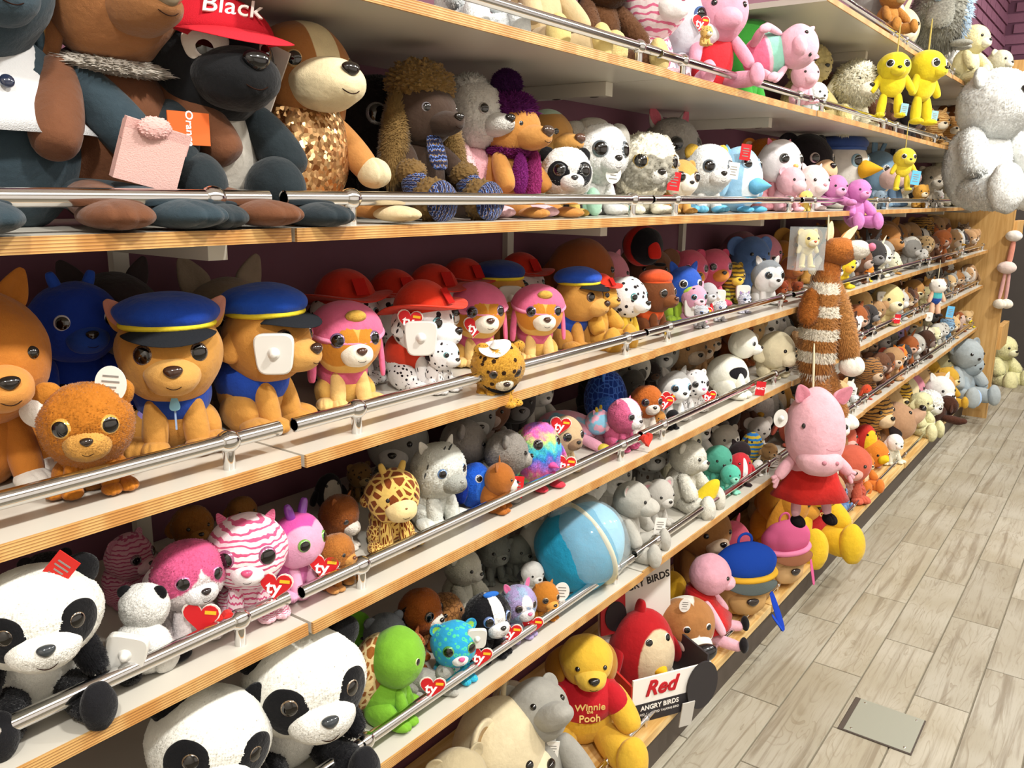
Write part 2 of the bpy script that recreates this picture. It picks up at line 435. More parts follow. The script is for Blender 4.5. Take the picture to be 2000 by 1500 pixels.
        for z, r in ((0, 0), (0, 1), (.35, .72), (.7, .36), (.95, .1), (1, 0)):
            for i in range(n): v.append((r*math.cos(2*math.pi*i/n), r*math.sin(2*math.pi*i/n), z))
        for j in range(5):
            for i in range(n): f.append((j*n+i, j*n+(i+1) % n, (j+1)*n+(i+1) % n, (j+1)*n+i))
        me = mesh_from(k, v, f)
    elif k == 'smile':  # thin stitched curve in the XZ plane
        v, f = [], []; n, b = 14, 6
        for i in range(n):
            t = -1+2*i/(n-1); c = Vector((t, -.0+.25*t*t, .5*t*t-.3))
            for j in range(b): w = 2*math.pi*j/b; v.append(c+Vector((0, .045*math.cos(w), .045*math.sin(w))))
        for i in range(n-1):
            for j in range(b): f.append((i*b+j, i*b+(j+1) % b, (i+1)*b+(j+1) % b, (i+1)*b+j))
        me = mesh_from(k, v, f)
    elif k == 'box':
        me = mesh_from(k, [(x, y, z) for x in (-1, 1) for y in (-1, 1) for z in (-1, 1)], [(0, 1, 3, 2), (4, 6, 7, 5), (0, 4, 5, 1), (2, 3, 7, 6), (0, 2, 6, 4), (1, 5, 7, 3)], False)
    elif k == 'tinsel':
        v, f = sph(60, 40); v, f = pokes(v, f, .16, 0., .6, 21); me = mesh_from(k, v, f, False)
    elif k == 'skirt':  # flared dress, wavy hem, open at the bottom but with thickness
        v, f = [], []; n = 40; prof = [(0, .98), (.34, .97), (.45, .8), (.55, .55), (.74, .25), (1., 0.), (.9, .02), (.6, .3), (.0, .6)]
        for r, z in prof:
            for i in range(n):
                t = 2*math.pi*i/n; w = 1+.06*math.sin(5*t)*(1-z); v.append((r*w*math.cos(t), r*w*math.sin(t)*.8, z))
        for j in range(len(prof)-1):
            for i in range(n): f.append((j*n+i, j*n+(i+1) % n, (j+1)*n+(i+1) % n, (j+1)*n+i))
        me = mesh_from(k, v, f)
    _mesh[k] = me; return me
def boxmesh(name, sx, sy, sz, bev=.0):
    k = (name, sx, sy, sz, bev)
    if k in _mesh: return _mesh[k]
    x, y, z = sx/2, sy/2, sz/2
    v, f = [], []
    if bev <= 0:
        v = [(a, b, c) for a in (-x, x) for b in (-y, y) for c in (-z, z)]; f = [(0, 1, 3, 2), (4, 6, 7, 5), (0, 4, 5, 1), (2, 3, 7, 6), (0, 2, 6, 4), (1, 5, 7, 3)]
    else:
        b = bev
        for zz, q in ((-z, 0), (z-b, 0), (z, b)):
            v += [(-x+q, -y+q, zz), (x-q, -y+q, zz), (x-q, y-q, zz), (-x+q, y-q, zz)]
        f = [(3, 2, 1, 0), (8, 9, 10, 11)]
        for j in (0, 4):
            for i in range(4): f.append((j+i, j+(i+1) % 4, j+4+(i+1) % 4, j+4+i))
    me = mesh_from(name, v, f, False); _mesh[k] = me; return me

_withmat = {}
def linkmesh(name, me, mat, parent=None, mw=None, col=None):
    if mat is not None:
        k = (me.name, mat.name)
        if k not in _withmat:
            c = me.copy() if me.materials else me
            if me.materials: c.materials.clear()
            c.materials.append(mat); _withmat[k] = c
        me = _withmat[k]
    o = bpy.data.objects.new(name, me); C.objects.link(o)
    if parent is not None: o.parent = parent
    if mw is not None: o.matrix_basis = mw
    if col is not None: o.color = lin(col)
    return o
def TRS(loc=(0, 0, 0), sc=(1, 1, 1), rot=(0, 0, 0)):
    if not hasattr(sc, '__len__'): sc = (sc,)*3
    return Matrix.LocRotScale(Vector(loc), Euler([R_(a) for a in rot], 'XYZ'), Vector(sc))
def tag(o, label, cat, group=None):
    o['label'] = label; o['category'] = cat
    if group: o['group'] = group
    return o
def empty(name, loc=(0, 0, 0), rot=(0, 0, 0)):
    o = bpy.data.objects.new(name, None); C.objects.link(o); o.location = loc; o.rotation_euler = [R_(a) for a in rot]; o.empty_display_size = .05
    return o
def struct(name, me, mat, loc=(0, 0, 0)):
    o = linkmesh(name, me, mat); o.location = loc; o['kind'] = 'structure'; return o
_txt = {}
def textmesh(s, ext=.004, shear=0., bold=0.):
    k = (s, ext, shear, bold)
    if k in _txt: return _txt[k]
    cu = bpy.data.curves.new('lettering', 'FONT'); cu.body = s; cu.align_x = 'CENTER'; cu.align_y = 'CENTER'; cu.size = 1; cu.extrude = ext; cu.shear = shear; cu.offset = bold
    cu.resolution_u = 3; cu.space_line = .85
    o = bpy.data.objects.new('lettering', cu)
    C.objects.link(o); bpy.context.view_layer.update()
    me = bpy.data.meshes.new_from_object(o.evaluated_get(bpy.context.evaluated_depsgraph_get()))
    bpy.data.objects.remove(o); me.name = 'lettering'; me.transform(Matrix.Rotation(math.pi/2, 4, 'X')); me.materials.clear()
    _txt[k] = me; return me

# ------------------------------------------------------------------ the room
ZR = {-1: 1.998, 0: 1.690, 1: 1.405, 2: 1.126, 3: .897, 4: .614, 5: .146}
XE = 6.36
JX = [-.30, .656, 1.606, 2.545, 3.49, 4.437, 5.385, 6.335]
def slab(name, x0, x1, y0, y1, z0, z1, mat, kind=True, bev=0.):
    me = boxmesh(name+'_mesh', round(x1-x0, 4), round(y1-y0, 4), round(z1-z0, 4), bev)
    o = linkmesh(name, me, mat); o.location = ((x0+x1)/2, (y0+y1)/2, (z0+z1)/2)
    if kind: o['kind'] = 'structure'
    return o
floor = slab('floor', -1.5, 8.7, -3.1, 1.3, -.06, -.004, GROUT)
ceil = slab('ceiling', -1.5, 8.9, -3.2, 1.4, 3.3, 3.36, CEIL)
wl = slab('wall_left', -1.5, 8.7, 1.205, 1.3, -.004, 3.3, MAROON)
wr = slab('wall_right', -1.5, 8.7, -3.2, -3.1, -.004, 3.3, CEIL)
wf = slab('wall_far', 8.7, 8.8, -3.1, 1.3, -.004, 3.3, PURPJ)
wb = slab('wall_back', -1.6, -1.5, -3.1, 1.3, -.004, 3.3, CEIL)
# floor planks, laid half bond
PW, PL = .150, .6085
pm = boxmesh('plank_mesh', PL-.004, PW-.004, .008, .0012)
for r in range(-6, 4):
    yc = .657 + .075 + PW*r
    off = 2.233 if r % 2 == 0 else 2.542
    k0 = math.ceil((.0-off)/PL)
    if yc > .9: continue
    for k in range(-4, 11):
        x = off + PL*(k+.5)
        if x > 8.5 or x < .3: continue
        if yc < -.2 and x > 5.5: pass
        o = linkmesh('floor_tile', pm, PLANK, floor); o.matrix_parent_inverse = floor.matrix_basis.inverted(); o.location = (x, yc, -.004)
        if rng.random() < .5: o.rotation_euler = (0, 0, math.pi)
# painted bricks where the walls show above the shelves at the far end
bm_ = boxmesh('brick_mesh', .02, .235, .075, .006)
for j in range(15):
    for i in range(9):
        y = 1.16-.25*i-(.125 if j % 2 else 0)
        if y < -.75: continue
        o = linkmesh('brick', bm_, PURP, wf); o.matrix_parent_inverse = wf.matrix_basis.inverted(); o.location = (8.695, y-.01, 1.70+.086*j+(.22 if j > 8 else 0))
bm2 = boxmesh('brick_mesh_side', .235, .02, .075, .006)
for j in range(16):
    for i in range(9):
        x = 6.55+.25*i+(.125 if j % 2 else 0)
        if x > 8.6: continue
        o = linkmesh('brick', bm2, PURP, wl); o.matrix_parent_inverse = wl.matrix_basis.inverted(); o.location = (x, 1.2, 1.9+.086*j)
tr = slab('trim_1', 8.655, 8.7, -3.0, 1.18, 2.49, 2.6, VIOLET)
tr2 = slab('trim_2', 8.60, 8.7, -3.0, 1.18, 2.36, 2.49, WOOD)
# charcoal door panel at the end of the aisle
dp = empty('charcoal_partition', (8.60, -.35, 0)); tag(dp, 'charcoal grey partition panel at the end of the aisle', 'partition')
def box_part(name, par, x0, x1, y0, y1, z0, z1, mat, bev=.002):
    me = boxmesh(name+'_mesh', round(x1-x0, 4), round(y1-y0, 4), round(z1-z0, 4), bev)
    o = linkmesh(name, me, mat, par); o.matrix_basis = Matrix.Translation(Vector(((x0+x1)/2, (y0+y1)/2, (z0+z1)/2)) - par.location); return o
box_part('panel', dp, 8.60, 8.64, -1.6, 1.0, .0, 1.44, CHAR)
box_part('panel_cap', dp, 8.59, 8.65, -1.6, 1.0, 1.44, 1.46, CHAR)
hd = linkmesh('handle', M('pill'), METW, dp); hd.matrix_basis = TRS((-.02, .48, .87), (.012, .012, .05))
# wooden end panel that closes the shelf unit
ep = empty('end_panel', (XE, .95, 0)); tag(ep, 'pale wooden end panel closing the far end of the shelf unit', 'panel')
box_part('panel_board', ep, XE, XE+.03, .69, 1.2, 0, 2.3, WOOD)
box_part('panel_edge', ep, XE-.002, XE+.032, .684, .69, 0, 2.3, WOOD)
for zz, hh in ((1.27, .09), (.55, .16)):
    b = box_part('spacer_block', ep, XE+.03, XE+.36, .665, .70, zz-hh/2, zz+hh/2, WOOD)

# plinth under the bottom boards
pl = slab('baseboard_left', -.9, XE, .83, 1.2, 0, .122, DARK)

# ------------------------------------------------------------------ shelves
ORD = {-1: 'highest', 0: 'second', 1: 'third', 2: 'fourth', 3: 'fifth', 4: 'sixth', 5: 'bottom'}
BAY = ['first', 'second', 'third', 'fourth', 'fifth', 'sixth', 'seventh']
tubem = M('tube')
def shelf(row, b):
    x0, x1 = JX[b]+.002, JX[b+1]-.003
    if row == -1 and b < 3: return
    if row == 0 and b < 1: return
    zt = ZR[row]; th = .016 if row < 5 else .024; yf = .80+(0 if b % 2 else .004)
    s = empty('shelf', ((x0+x1)/2, 1.0, zt))
    nm = 'bottom board' if row == 5 else ORD[row]+' shelf down'
    tag(s, ('bare wooden %s with low chrome rail in the %s bay' if row == 5 else 'white %s with plywood edge and chrome rail in the %s bay') % (nm, BAY[b]), 'shelf', 'shelves of the long wall unit')
    box_part('board', s, x0, x1, yf+.004, 1.2, zt-th, zt, BASEW if row == 5 else LAMI, .0)
    box_part('front_edge', s, x0, x1, yf, yf+.004, zt-th, zt, BASEW if row == 5 else PLY, .0)
    ry = yf+.026; rz = zt+(.034 if row < 5 else .022); rr = .0092 if row < 5 else .006
    t = linkmesh('rail_tube', tubem, CHROME, s); t.matrix_basis = Matrix.Translation(Vector((x0+.004, ry, rz))-s.location) @ Matrix.Diagonal((x1-x0-.016, rr, rr, 1))
    for px in (x0+.11, x1-.085):
        p = linkmesh('rail_post', tubem, CHROME, s)
        p.matrix_basis = Matrix.Translation(Vector((px, ry, zt))-s.location) @ Matrix.Rotation(-math.pi/2, 4, 'Y') @ Matrix.Diagonal((rz-zt, rr*.78, rr*.78, 1))
        c = linkmesh('post_collar', M('pill'), CHROME, p); c.matrix_parent_inverse = p.matrix_basis.inverted()
        c.matrix_basis = Matrix.Translation(Vector((px, ry, rz))-s.location) @ Matrix.Diagonal((rr*1.75, rr*1.45, rr*1.45, 1))
    if row in (-1, 0, 1, 2, 3):
        br = box_part('bracket', s, x1-.028, x1, .93, 1.2, zt-th-.028, zt-th, METW, .001)
        for yy in (.965, 1.06):
            q = linkmesh('slot', M('pill'), DARK, br); q.matrix_parent_inverse = br.matrix_basis.inverted()
            q.matrix_basis = Matrix.Translation(Vector((x1-.014, yy, zt-th-.0285))-s.location) @ Matrix.Diagonal((.0045, .011, .001, 1))
for row in ZR:
    for b in range(7): shelf(row, b)
for b in range(1, 7):
    u = slab('trim_%d' % (b+2), JX[b]-.012, JX[b]+.012, 1.19, 1.205, .146, 2.3, METW)

# steel access plate let into the floor
cs = [onZ(*q, .004) for q in ((1672, 1359), (1809, 1407), (1777, 1477), (1638, 1420))]
ctr = sum(cs, Vector())/4
fp = empty('access_plate', (ctr.x, ctr.y, 0)); tag(fp, 'grey metal access plate with corner screws set in the tiled floor', 'floor plate')
lx = abs((cs[0]-cs[3]).x); ly = abs((cs[0]-cs[1]).y)
box_part('frame', fp, ctr.x-lx/2, ctr.x+lx/2, ctr.y-ly/2, ctr.y+ly/2, .0005, .0046, DARK)
box_part('plate', fp, ctr.x-lx/2+.003, ctr.x+lx/2-.002, ctr.y-ly/2+.003, ctr.y+ly/2-.014, .001, .0058, STEEL)
for sx in (-1, 1):
    for sy in (-1, 1):
        q = linkmesh('screw', M('pill'), CHROME, fp); q.matrix_basis = TRS((sx*lx*.40, -.005+sy*ly*.36, .0058), (.0035, .0035, .0012))
# ceiling lamps above the aisle (out of the frame)
for li_, (lx_, ly_) in enumerate(LAMPS):
    L = empty('ceiling_spotlight', (lx_, ly_, 3.3)); tag(L, '%s white ceiling spotlight from the near end of the aisle' % ('first', 'second', 'third', 'fourth', 'fifth', 'sixth')[li_], 'lamp', 'ceiling spotlights')
    h = linkmesh('lamp_housing', M('ring'), METW, L); h.matrix_basis = TRS((0, 0, -.17), (.13, .13, .3))
    h = linkmesh('lamp_stem', M('pill'), METW, L); h.matrix_basis = TRS((0, 0, -.06), (.012, .012, .08))

# ------------------------------------------------------------------ soft toys
def xat(px, z, Y):
    d0, d1 = ray(px, 0), ray(px, 1); a1, b1 = d1.z-d0.z, d1.y-d0.y; k = (z-CAMZ)/Y
    py = (d0.z-k*d0.y)/(k*b1-a1); d = ray(px, py); return d.x*(Y/d.y)
labels = set(); REG = []
class Toy:
    def __init__(s, sp, desc, h, loc, a, rot=(0, 0, 0), group=None, cat=None):
        r = bpy.data.objects.new('plush_'+sp if not sp.startswith('=') else sp[1:], None); C.objects.link(r); r.empty_display_size = .03
        s.root = r; s.h = h; s.a = a
        r.matrix_basis = Matrix.Translation(loc) @ Matrix.Rotation(R_(a), 4, 'Z') @ TRS((0, 0, 0), 1, rot) @ Matrix.Scale(h, 4)
        tag(r, desc, cat or ('toy '+sp.split('_')[-1]), group)
        assert desc not in labels, desc
        labels.add(desc)
        s.H = Matrix.Identity(4); s.head = None
    def p(s, name, mesh, mat, col, loc, sc, rot=(0, 0, 0), par=None, hd=False, props=None):
        me = M(mesh) if isinstance(mesh, str) else mesh
        o = linkmesh(name, me, mat, col=col)
        B = TRS(loc, sc, rot)
        if hd: B = s.H @ B
        if par is not None and par is not s.root:
            o.parent = par; o.matrix_parent_inverse = par.matrix_basis.inverted()
            if par.parent is not s.root and par.parent is not None:   # matrices are all in the toy's own space
                o.matrix_parent_inverse = par.matrix_basis.inverted()
        else: o.parent = s.root
        o.matrix_basis = B
        if props:
            for k, v in props.items(): o[k] = lin(v)[:3] if isinstance(v, str) else tuple(v)
        return o
    def seg(s, name, mesh, mat, col, a, b, r, par=None, hd=False, props=None, r2=None):
        a, b = Vector(a), Vector(b); d = b-a; q = d.to_track_quat('-Z', 'Y').to_euler()
        return s.p(name, mesh, mat, col, a, (r, r2 or r, d.length), [math.degrees(t) for t in q], par, hd, props)
    def text(s, body, size, loc, rot, col, par, hd=False, shear=0., bold=.0):
        return s.p('lettering', textmesh(body, .03, shear, bold), INK, col, loc, (size, size, size), rot, par, hd)
FURM = {'s': ('ball', 'limb'), 'f': ('fuzz', 'limbf'), 'g': ('shag', 'limbf'), 'h': ('fuzzh', 'limbf'), 'c': ('curl', 'limbf'), 'w': ('wool', 'limbf')}
DEFREG = dict(mk=(9, 9, 9), ms=(1, 1, 1), c2='#fff', nk=(9, 9, 9), ns=(1, 1, 1), c3='#fff')
FACING = -46
def toy(sp, desc, row, px, top, Y=.93, a=-25, bot=None, post='boo', col='#aaa', hc=None, bc=None, lc=None, pc=None,
        mz=None, mzs=1., mzl=1., mzd=0., nc='#17120f', ns=1., ear=None, ec=None, ei=None, es=1., ea=None, eye='#3a2a1c', eys=1., eaz=30, eel=8, bead=False,
        pat=None, cp='#333', hreg=None, breg=None, ereg=None, belly=None, fur='s', hfur=None, rot=(0, 0, 0), ht=(0, 0, 0), hs=1., bw=1., bd=1., tagk=None, tpos=None, tail=None,
        mouth=True, beak=None, h=None, off=(0, 0, 0), hoff=(0, 0, 0), cat=None, group=None, nob=False, nohead=False, horn=None, lbl=None, name=None, lpat=True, lim=1., footk='disc', hx=1., yt=None, eyk=1.):
    if Y > 2:   # Y given as the photo row where the toy meets its shelf
        yb = min(1.10, max(.84, onZ(px, Y, ZR[row]).y)); kf = {'boo': .26, 'teddy': .44, 'lie': .92, 'egg': .34}[post]*max(.35, math.cos(R_(a)))*(lim if post == 'teddy' else 1)**.5
        Y = yb+.04
        for _ in range(6): Y = min(1.10, yb+kf*max(.02, onY(px, top, Y).z-ZR[row]))
    elif px > 1560 and row in (2, 3, 4) and .86 < Y < 1.06 and not lbl: Y = .845+(Y-.86)*.85
    z0 = ZR[row] if bot is None else None
    pxh = 0
    if yt: h = onY(px, top, yt).z-ZR[row]; hoff = (hoff[0], -(Y-yt)/h+.05, hoff[2])
    if bot is not None: z0 = onY(px, bot, Y).z
    z1 = onY(px, top, Y).z
    if h is None: h = max(.03, z1-z0)
    x = xat(px, z0+h*.5, Y)
    if not lbl: x = min(x, XE-.05-.3*h)
    dist = (Vector((x, Y, z0))-Vector((0, 0, CAMZ))).length
    pxh = h*FPX/dist
    far = pxh < 75
    full = desc if lbl else desc + ' on the ' + ORD[row]+(' shelf' if row == 5 else ' shelf down')
    if bot is None and not yt and row > -1 and not lbl:
        lid = row-1
        if not (lid == 0 and x < JX[1]) and not (lid == -1 and x < JX[3]): h = min(h, (ZR[lid]-.022-z0)/(1.0 if ear not in ('t', 'l') else 1.06))
    REG.append((row, x, Y, h))
    T = Toy(sp if name is None else '='+name, full, h, Vector((x, Y, z0))+Vector(off), a, rot, group, cat)
    hc = hc or col; bc = bc or col; lc = lc or bc; pc = pc or lc; ec = ec or hc
    bm, lm = FURM[fur]; hm = FURM[hfur or fur][0]; hfur = hfur or fur
    if far:
        bm = {'fuzz': 'fuzz', 'shag': 'shag'}.get(bm, bm); 
    pm = plush(fur, pat); 
    def props(d, extra=None):
        o = dict(extra or {})
        if pat: o['cp'] = cp
        if d:
            q = dict(DEFREG); q.update(d); o.update(q)
        return o
    bmat = plush(fur, pat, bool(breg or belly)); 
    if belly: breg = dict(mk=(0, -1.0, -.05), ms=(1.45, 1.2, 1.15), c2=belly)
    hmat = plush(hfur, pat, bool(hreg)); lmat = plush(fur, pat if lpat else None)
    lp = {'cp': cp} if pat else None
    # ---- body and limbs by posture
    HC = Vector((0, 0, 0)); HR = Vector((1, 1, 1)); body = None
    if post == 'boo':
        HR = Vector((.34, .31, .33))*hs; HC = Vector((0, -.08, 1-HR.z))
        if not nob:
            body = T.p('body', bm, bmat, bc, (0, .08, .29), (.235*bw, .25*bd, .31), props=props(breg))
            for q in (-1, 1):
                T.p('thigh', bm, lmat, bc, (q*.18*bw, .06, .14), (.11, .19, .15), (0, 0, q*20), props=lp)
                T.seg('front_leg', lm, lmat, lc, (q*.11*bw, -.10, .40), (q*.14*bw, -.19, .02), .078*lim, props=lp)
                T.p('paw', 'paw', lmat, pc, (q*.14*bw, -.22, .055), (.088*lim, .115*lim, .062*lim), (0, 0, q*8), props=lp)
                T.p('hind_paw', 'paw', lmat, pc, (q*.25*bw, -.14, .06), (.095*lim, .15*lim, .068*lim), (0, 0, q*20), props=lp)
    elif post == 'teddy':
        HR = Vector((.265, .25, .245))*hs; HC = Vector((0, -.05, 1-HR.z))
        body = T.p('body', bm, bmat, bc, (0, .04, .31), (.235*bw, .21*bd, .33), props=props(breg))
        for q in (-1, 1):
            T.seg('arm', lm, lmat, lc, (q*.17*bw, -.03, .54), (q*.29*bw, -.25, .24), .082*lim, props=lp)
            T.seg('leg', lm, lmat, lc, (q*.12*bw, .0, .12), (q*.24*bw, -.44, .10 if footk == 'disc' else .065), (.105 if footk == 'disc' else .085)*lim, props=lp, r2=None if footk == 'disc' else .062*lim)
            if footk == 'paw': T.p('foot', 'paw', lmat, pc, (q*.245*bw, -.50, .048), (.105*lim, .15*lim, .05*lim), (0, 0, q*10), props=lp)
            else: T.p('foot', bm if fur != 's' else 'ball', lmat, pc, (q*.245*bw, -.46, .135), (.10*lim, .075*lim, .14*lim), (-8, 0, q*14), props=lp)
    elif post == 'lie':
        HR = Vector((.42, .40, .40))*hs; HC = Vector((0, -.52, 1-HR.z))
        body = T.p('body', bm, bmat, bc, (0, .35, .42), (.42*bw, .85*bd, .42), props=props(breg))
        for q in (-1, 1):
            T.seg('front_leg', lm, lmat, lc, (q*.28*bw, -.05, .3), (q*.42*bw, -.85, .1), .145*lim, props=lp)
            T.p('paw', 'paw', lmat, pc, (q*.43*bw, -.88, .12), (.15*lim, .18*lim, .12*lim), (0, 0, q*12), props=lp)
            T.p('thigh', bm, lmat, lc, (q*.34*bw, .75, .28), (.22, .36, .28), (0, 0, q*25), props=lp)
            T.p('hind_paw', 'paw', lmat, pc, (q*.5*bw, .42, .12), (.14, .24, .12), (0, 0, q*15), props=lp)
    elif post == 'egg':
        HR = Vector((.40*bw, .37*bd, .5)); HC = Vector((0, 0, .5))
        for q in (-1, 1):
            T.p('wing' if sp in ('owl', 'bird', 'penguin', 'duck', 'chick', 'toucan') else 'arm', lm, lmat, lc, (q*.36*bw, -.02, .62), (.07, .17, .42), (0, -q*22, q*10), props=lp)
            T.p('foot', 'paw', plush(fur), pc, (q*.17*bw, -.30*bd, .05), (.11, .15, .055), (0, 0, q*10))
    elif post == 'hang':
        HR = Vector((.19, .18, .17))*hs; HC = Vector((0, -.02, 1-HR.z))
        body = T.p('body', bm, bmat, bc, (0, .0, .54), (.16*bw, .13*bd, .23), props=props(breg))
        for q in (-1, 1):
            T.seg('arm', lm, lmat, lc, (q*.12*bw, 0, .68), (q*.24*bw, -.04, .38), .058*lim, props=lp)
            T.seg('leg', lm, lmat, lc, (q*.08*bw, 0, .38), (q*.11*bw, -.02, .02), .07*lim, props=lp)
            T.p('foot', 'paw', plush(fur), pc, (q*.115*bw, -.05, .03), (.075*lim, .11*lim, .05*lim), (0, 0, q*12))
    elif post == 'stand':
        HR = Vector((.22, .22, .21))*hs; HC = Vector((0, -.42, 1-HR.z))
        body = T.p('body', bm, bmat, bc, (0, .1, .5), (.23*bw, .5*bd, .25), props=props(breg))
        T.seg('neck', lm, lmat, bc, (0, -.2, .5), HC, .14, props=lp)
        for q in (-1, 1):
            T.seg('front_leg', lm, lmat, lc, (q*.13*bw, -.22, .5), (q*.15*bw, -.27, .0), .085*lim, props=lp)
            T.seg('hind_leg', lm, lmat, lc, (q*.14*bw, .42, .5), (q*.16*bw, .45, .0), .095*lim, props=lp)
    HC = HC+Vector(hoff); HR = Vector((HR.x*hx, HR.y*hx**.5, HR.z))
    T.HC, T.HR = HC, HR
    T.H = Matrix.Translation(HC) @ TRS((0, 0, 0), 1, ht) @ Matrix.Translation(-HC)
    T.body = body
    if nohead: return T
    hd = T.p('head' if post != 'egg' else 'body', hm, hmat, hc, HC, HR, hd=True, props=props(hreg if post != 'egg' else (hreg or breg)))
    if post == 'egg' and (belly or breg) and not hreg:
        hd.data = linkmesh_data(hm, plush(hfur, pat, True))
    T.head = hd
    # ---- face
    eel_ = math.radians(eel if post != 'egg' else eel+22)
    if eye:
        for q in (-1, 1):
            az = math.radians(q*eaz); d = Vector((math.sin(az)*math.cos(eel_), -math.cos(az)*math.cos(eel_), math.sin(eel_)))
            loc = HC+Vector((d.x*HR.x, d.y*HR.y, d.z*HR.z))*(.95 if not bead else .98)*eyk
            er = HR.x*(.235 if not bead else .10)*eys
            if bead: T.p('eye', 'pill', EYEB, None, loc, er, par=hd, hd=True)
            else: T.p('eye', 'eye', None, eye, loc, er, (-math.degrees(eel_)*.6, 0, q*eaz*.8), par=hd, hd=True)
    MC = HC+Vector((0, -HR.y*(.80+mzd), -HR.z*.30)); MR = Vector((HR.x*.47, HR.y*.42*mzl, HR.z*.36))*mzs
    if post == 'egg': MC = HC+Vector((0, -HR.y*.86, HR.z*.12)); MR = Vector((HR.x*.35, HR.y*.3*mzl, HR.z*.2))*mzs
    if mz:
        T.p('muzzle', 'ball' if hfur == 's' else ('fuzzh' if hfur == 'h' else 'fuzz2' if mzs*pxh > 60 else 'ball'), plush('s' if hfur == 's' else 'f'), mz, MC, MR, par=hd, hd=True)
    NP = MC+Vector((0, -MR.y*.93, MR.z*.42)) if mz else HC+Vector((0, -HR.y*.97, -HR.z*.18))
    if nc and not beak:
        T.p('nose', 'nose', GLOSS if pxh > 60 else PLAS, nc, NP, HR.x*.135*ns, par=hd, hd=True)
        if mouth and pxh > 110:
            q = MR.x*.36
            T.p('mouth', 'smile', FELT, '#2a1a14', MC+Vector((0, -MR.y*(.97 if mz else 1.1), -MR.z*.28)) if mz else NP+Vector((0, HR.y*.02, -HR.z*.14)), (q, q, q), par=hd, hd=True)
    if beak:
        T.p('beak', 'cone', FELT if True else PLAS, beak, NP+Vector((0, .05*HR.y, 0)), (HR.x*.2*ns, HR.x*.14*ns, HR.y*.5*mzl), (90, 0, 0), par=hd, hd=True)
    # ---- ears
    if ear:
        k = ear
        th = ea if ea is not None else {'r': 46, 't': 36, 'f': 52, 'l': 16, 'b': 60}[k]
        for q in (-1, 1):
            t = math.radians(th)*q
            loc = HC+Vector((math.sin(t)*HR.x, HR.y*.08, math.cos(t)*HR.z))*(.98 if k in 'rb' else .88)
            if k not in 'rb': loc = HC+Vector((math.sin(t)*HR.x*.88, HR.y*.08, math.cos(t)*HR.z*.88))
            else: loc = HC+Vector((math.sin(t)*HR.x, HR.y*.08, math.cos(t)*HR.z))
            inr = ei is not None
            em = plush('s' if hfur == 's' else 'f', None, inr) if not (pat and lpat) else plush(fur, pat, inr)
            pr = dict(cp=cp) if pat else {}
            if inr: pr.update(DEFREG); pr.update(c2=ei, mk=(0, -.5, .5) if k in 'tl' else ((0, -.6, 0) if k in 'rb' else (0, -.8, -.6)), ms=(1.7, .8, 1.9) if k in 'tl' else ((1.45, .9, 1.45) if k in 'rb' else (1.2, 1.2, 1.6)))
            if k in 'rb':
                r = HR.x*(.30 if k == 'r' else .5)*es; T.p('ear', 'earr' if hfur == 's' or inr else 'fuzz2', em, ec, loc, (r, r, r) if hfur == 's' or inr else (r, r*.5, r), (0, math.degrees(t), q*12), par=hd, hd=True, props=pr)
            elif k == 't': T.p('ear', 'eart', em, ec, loc, (HR.x*.30*es, HR.x*.30*es, HR.z*.62*es), (0, math.degrees(t)*.75, q*10), par=hd, hd=True, props=pr)
            elif k == 'l': T.p('ear', 'eart', em, ec, loc, (HR.x*.24*es, HR.x*.24*es, HR.z*1.3*es), (12, math.degrees(t)*1.2, q*10), par=hd, hd=True, props=pr)
            elif k == 'f': T.p('ear', 'earf', em, ec, loc, (HR.x*.40*es, HR.x*.5*es, HR.z*1.15*es), (0, -q*24, q*62), par=hd, hd=True, props=pr)
    if horn:
        for q in (-1, 1):
            t = math.radians(24)*q
            T.p('horn', 'limb', GLOSS if horn.startswith('!') else plush('s'), horn.lstrip('!'), HC+Vector((math.sin(t)*HR.x*1.1, 0, math.cos(t)*HR.z*(1.62 if horn[0] == '!' else 1.38))), (HR.x*(.17 if horn[0] == '!' else .13), HR.x*(.17 if horn[0] == '!' else .13), HR.z*(.75 if horn[0] == '!' else .5)), (0, math.degrees(t)*.8, 0), par=hd, hd=True)
    if tail:
        T.seg('tail', lm, lmat, tail, (0.05, .25, .12), (.38, .28, .25), .07, props=lp)
    # ---- tags
    if tagk:
        for tk in tagk.split('+'):
            tp = Vector(tpos) if tpos and '+' not in tagk else None
            if tk == 'ty': heart_tag(T, tp or Vector((.20, -.30, HC.z-HR.z*.9)))
            elif tk == 'sec': sec_tag(T, tp or HC+Vector((-HR.x*.8, -HR.y*.5, .1)))
            elif tk == 'card': card_tag(T, tp or HC+Vector((HR.x*.7, -HR.y*.6, -.1)), '#f2efe8')
            elif tk == 'oval': card_tag(T, tp or HC+Vector((HR.x*.7, -HR.y*.6, .1)), '#eceae4', 'oval')
            elif tk == 'red': card_tag(T, tp or Vector((.12, -.36, .2)), '#c8202a', 'card', 'FANCY')
            elif tk == 'redp': card_tag(T, tp or Vector((.12, -.36, .2)), '#d2232a', 'card')
            elif tk == 'blue': card_tag(T, tp or Vector((.12, -.36, .2)), '#6fb6e0', 'card')
    return T
def linkmesh_data(mk, mat):
    o = linkmesh('tmp', M(mk), mat); d = o.data; bpy.data.objects.remove(o); return d
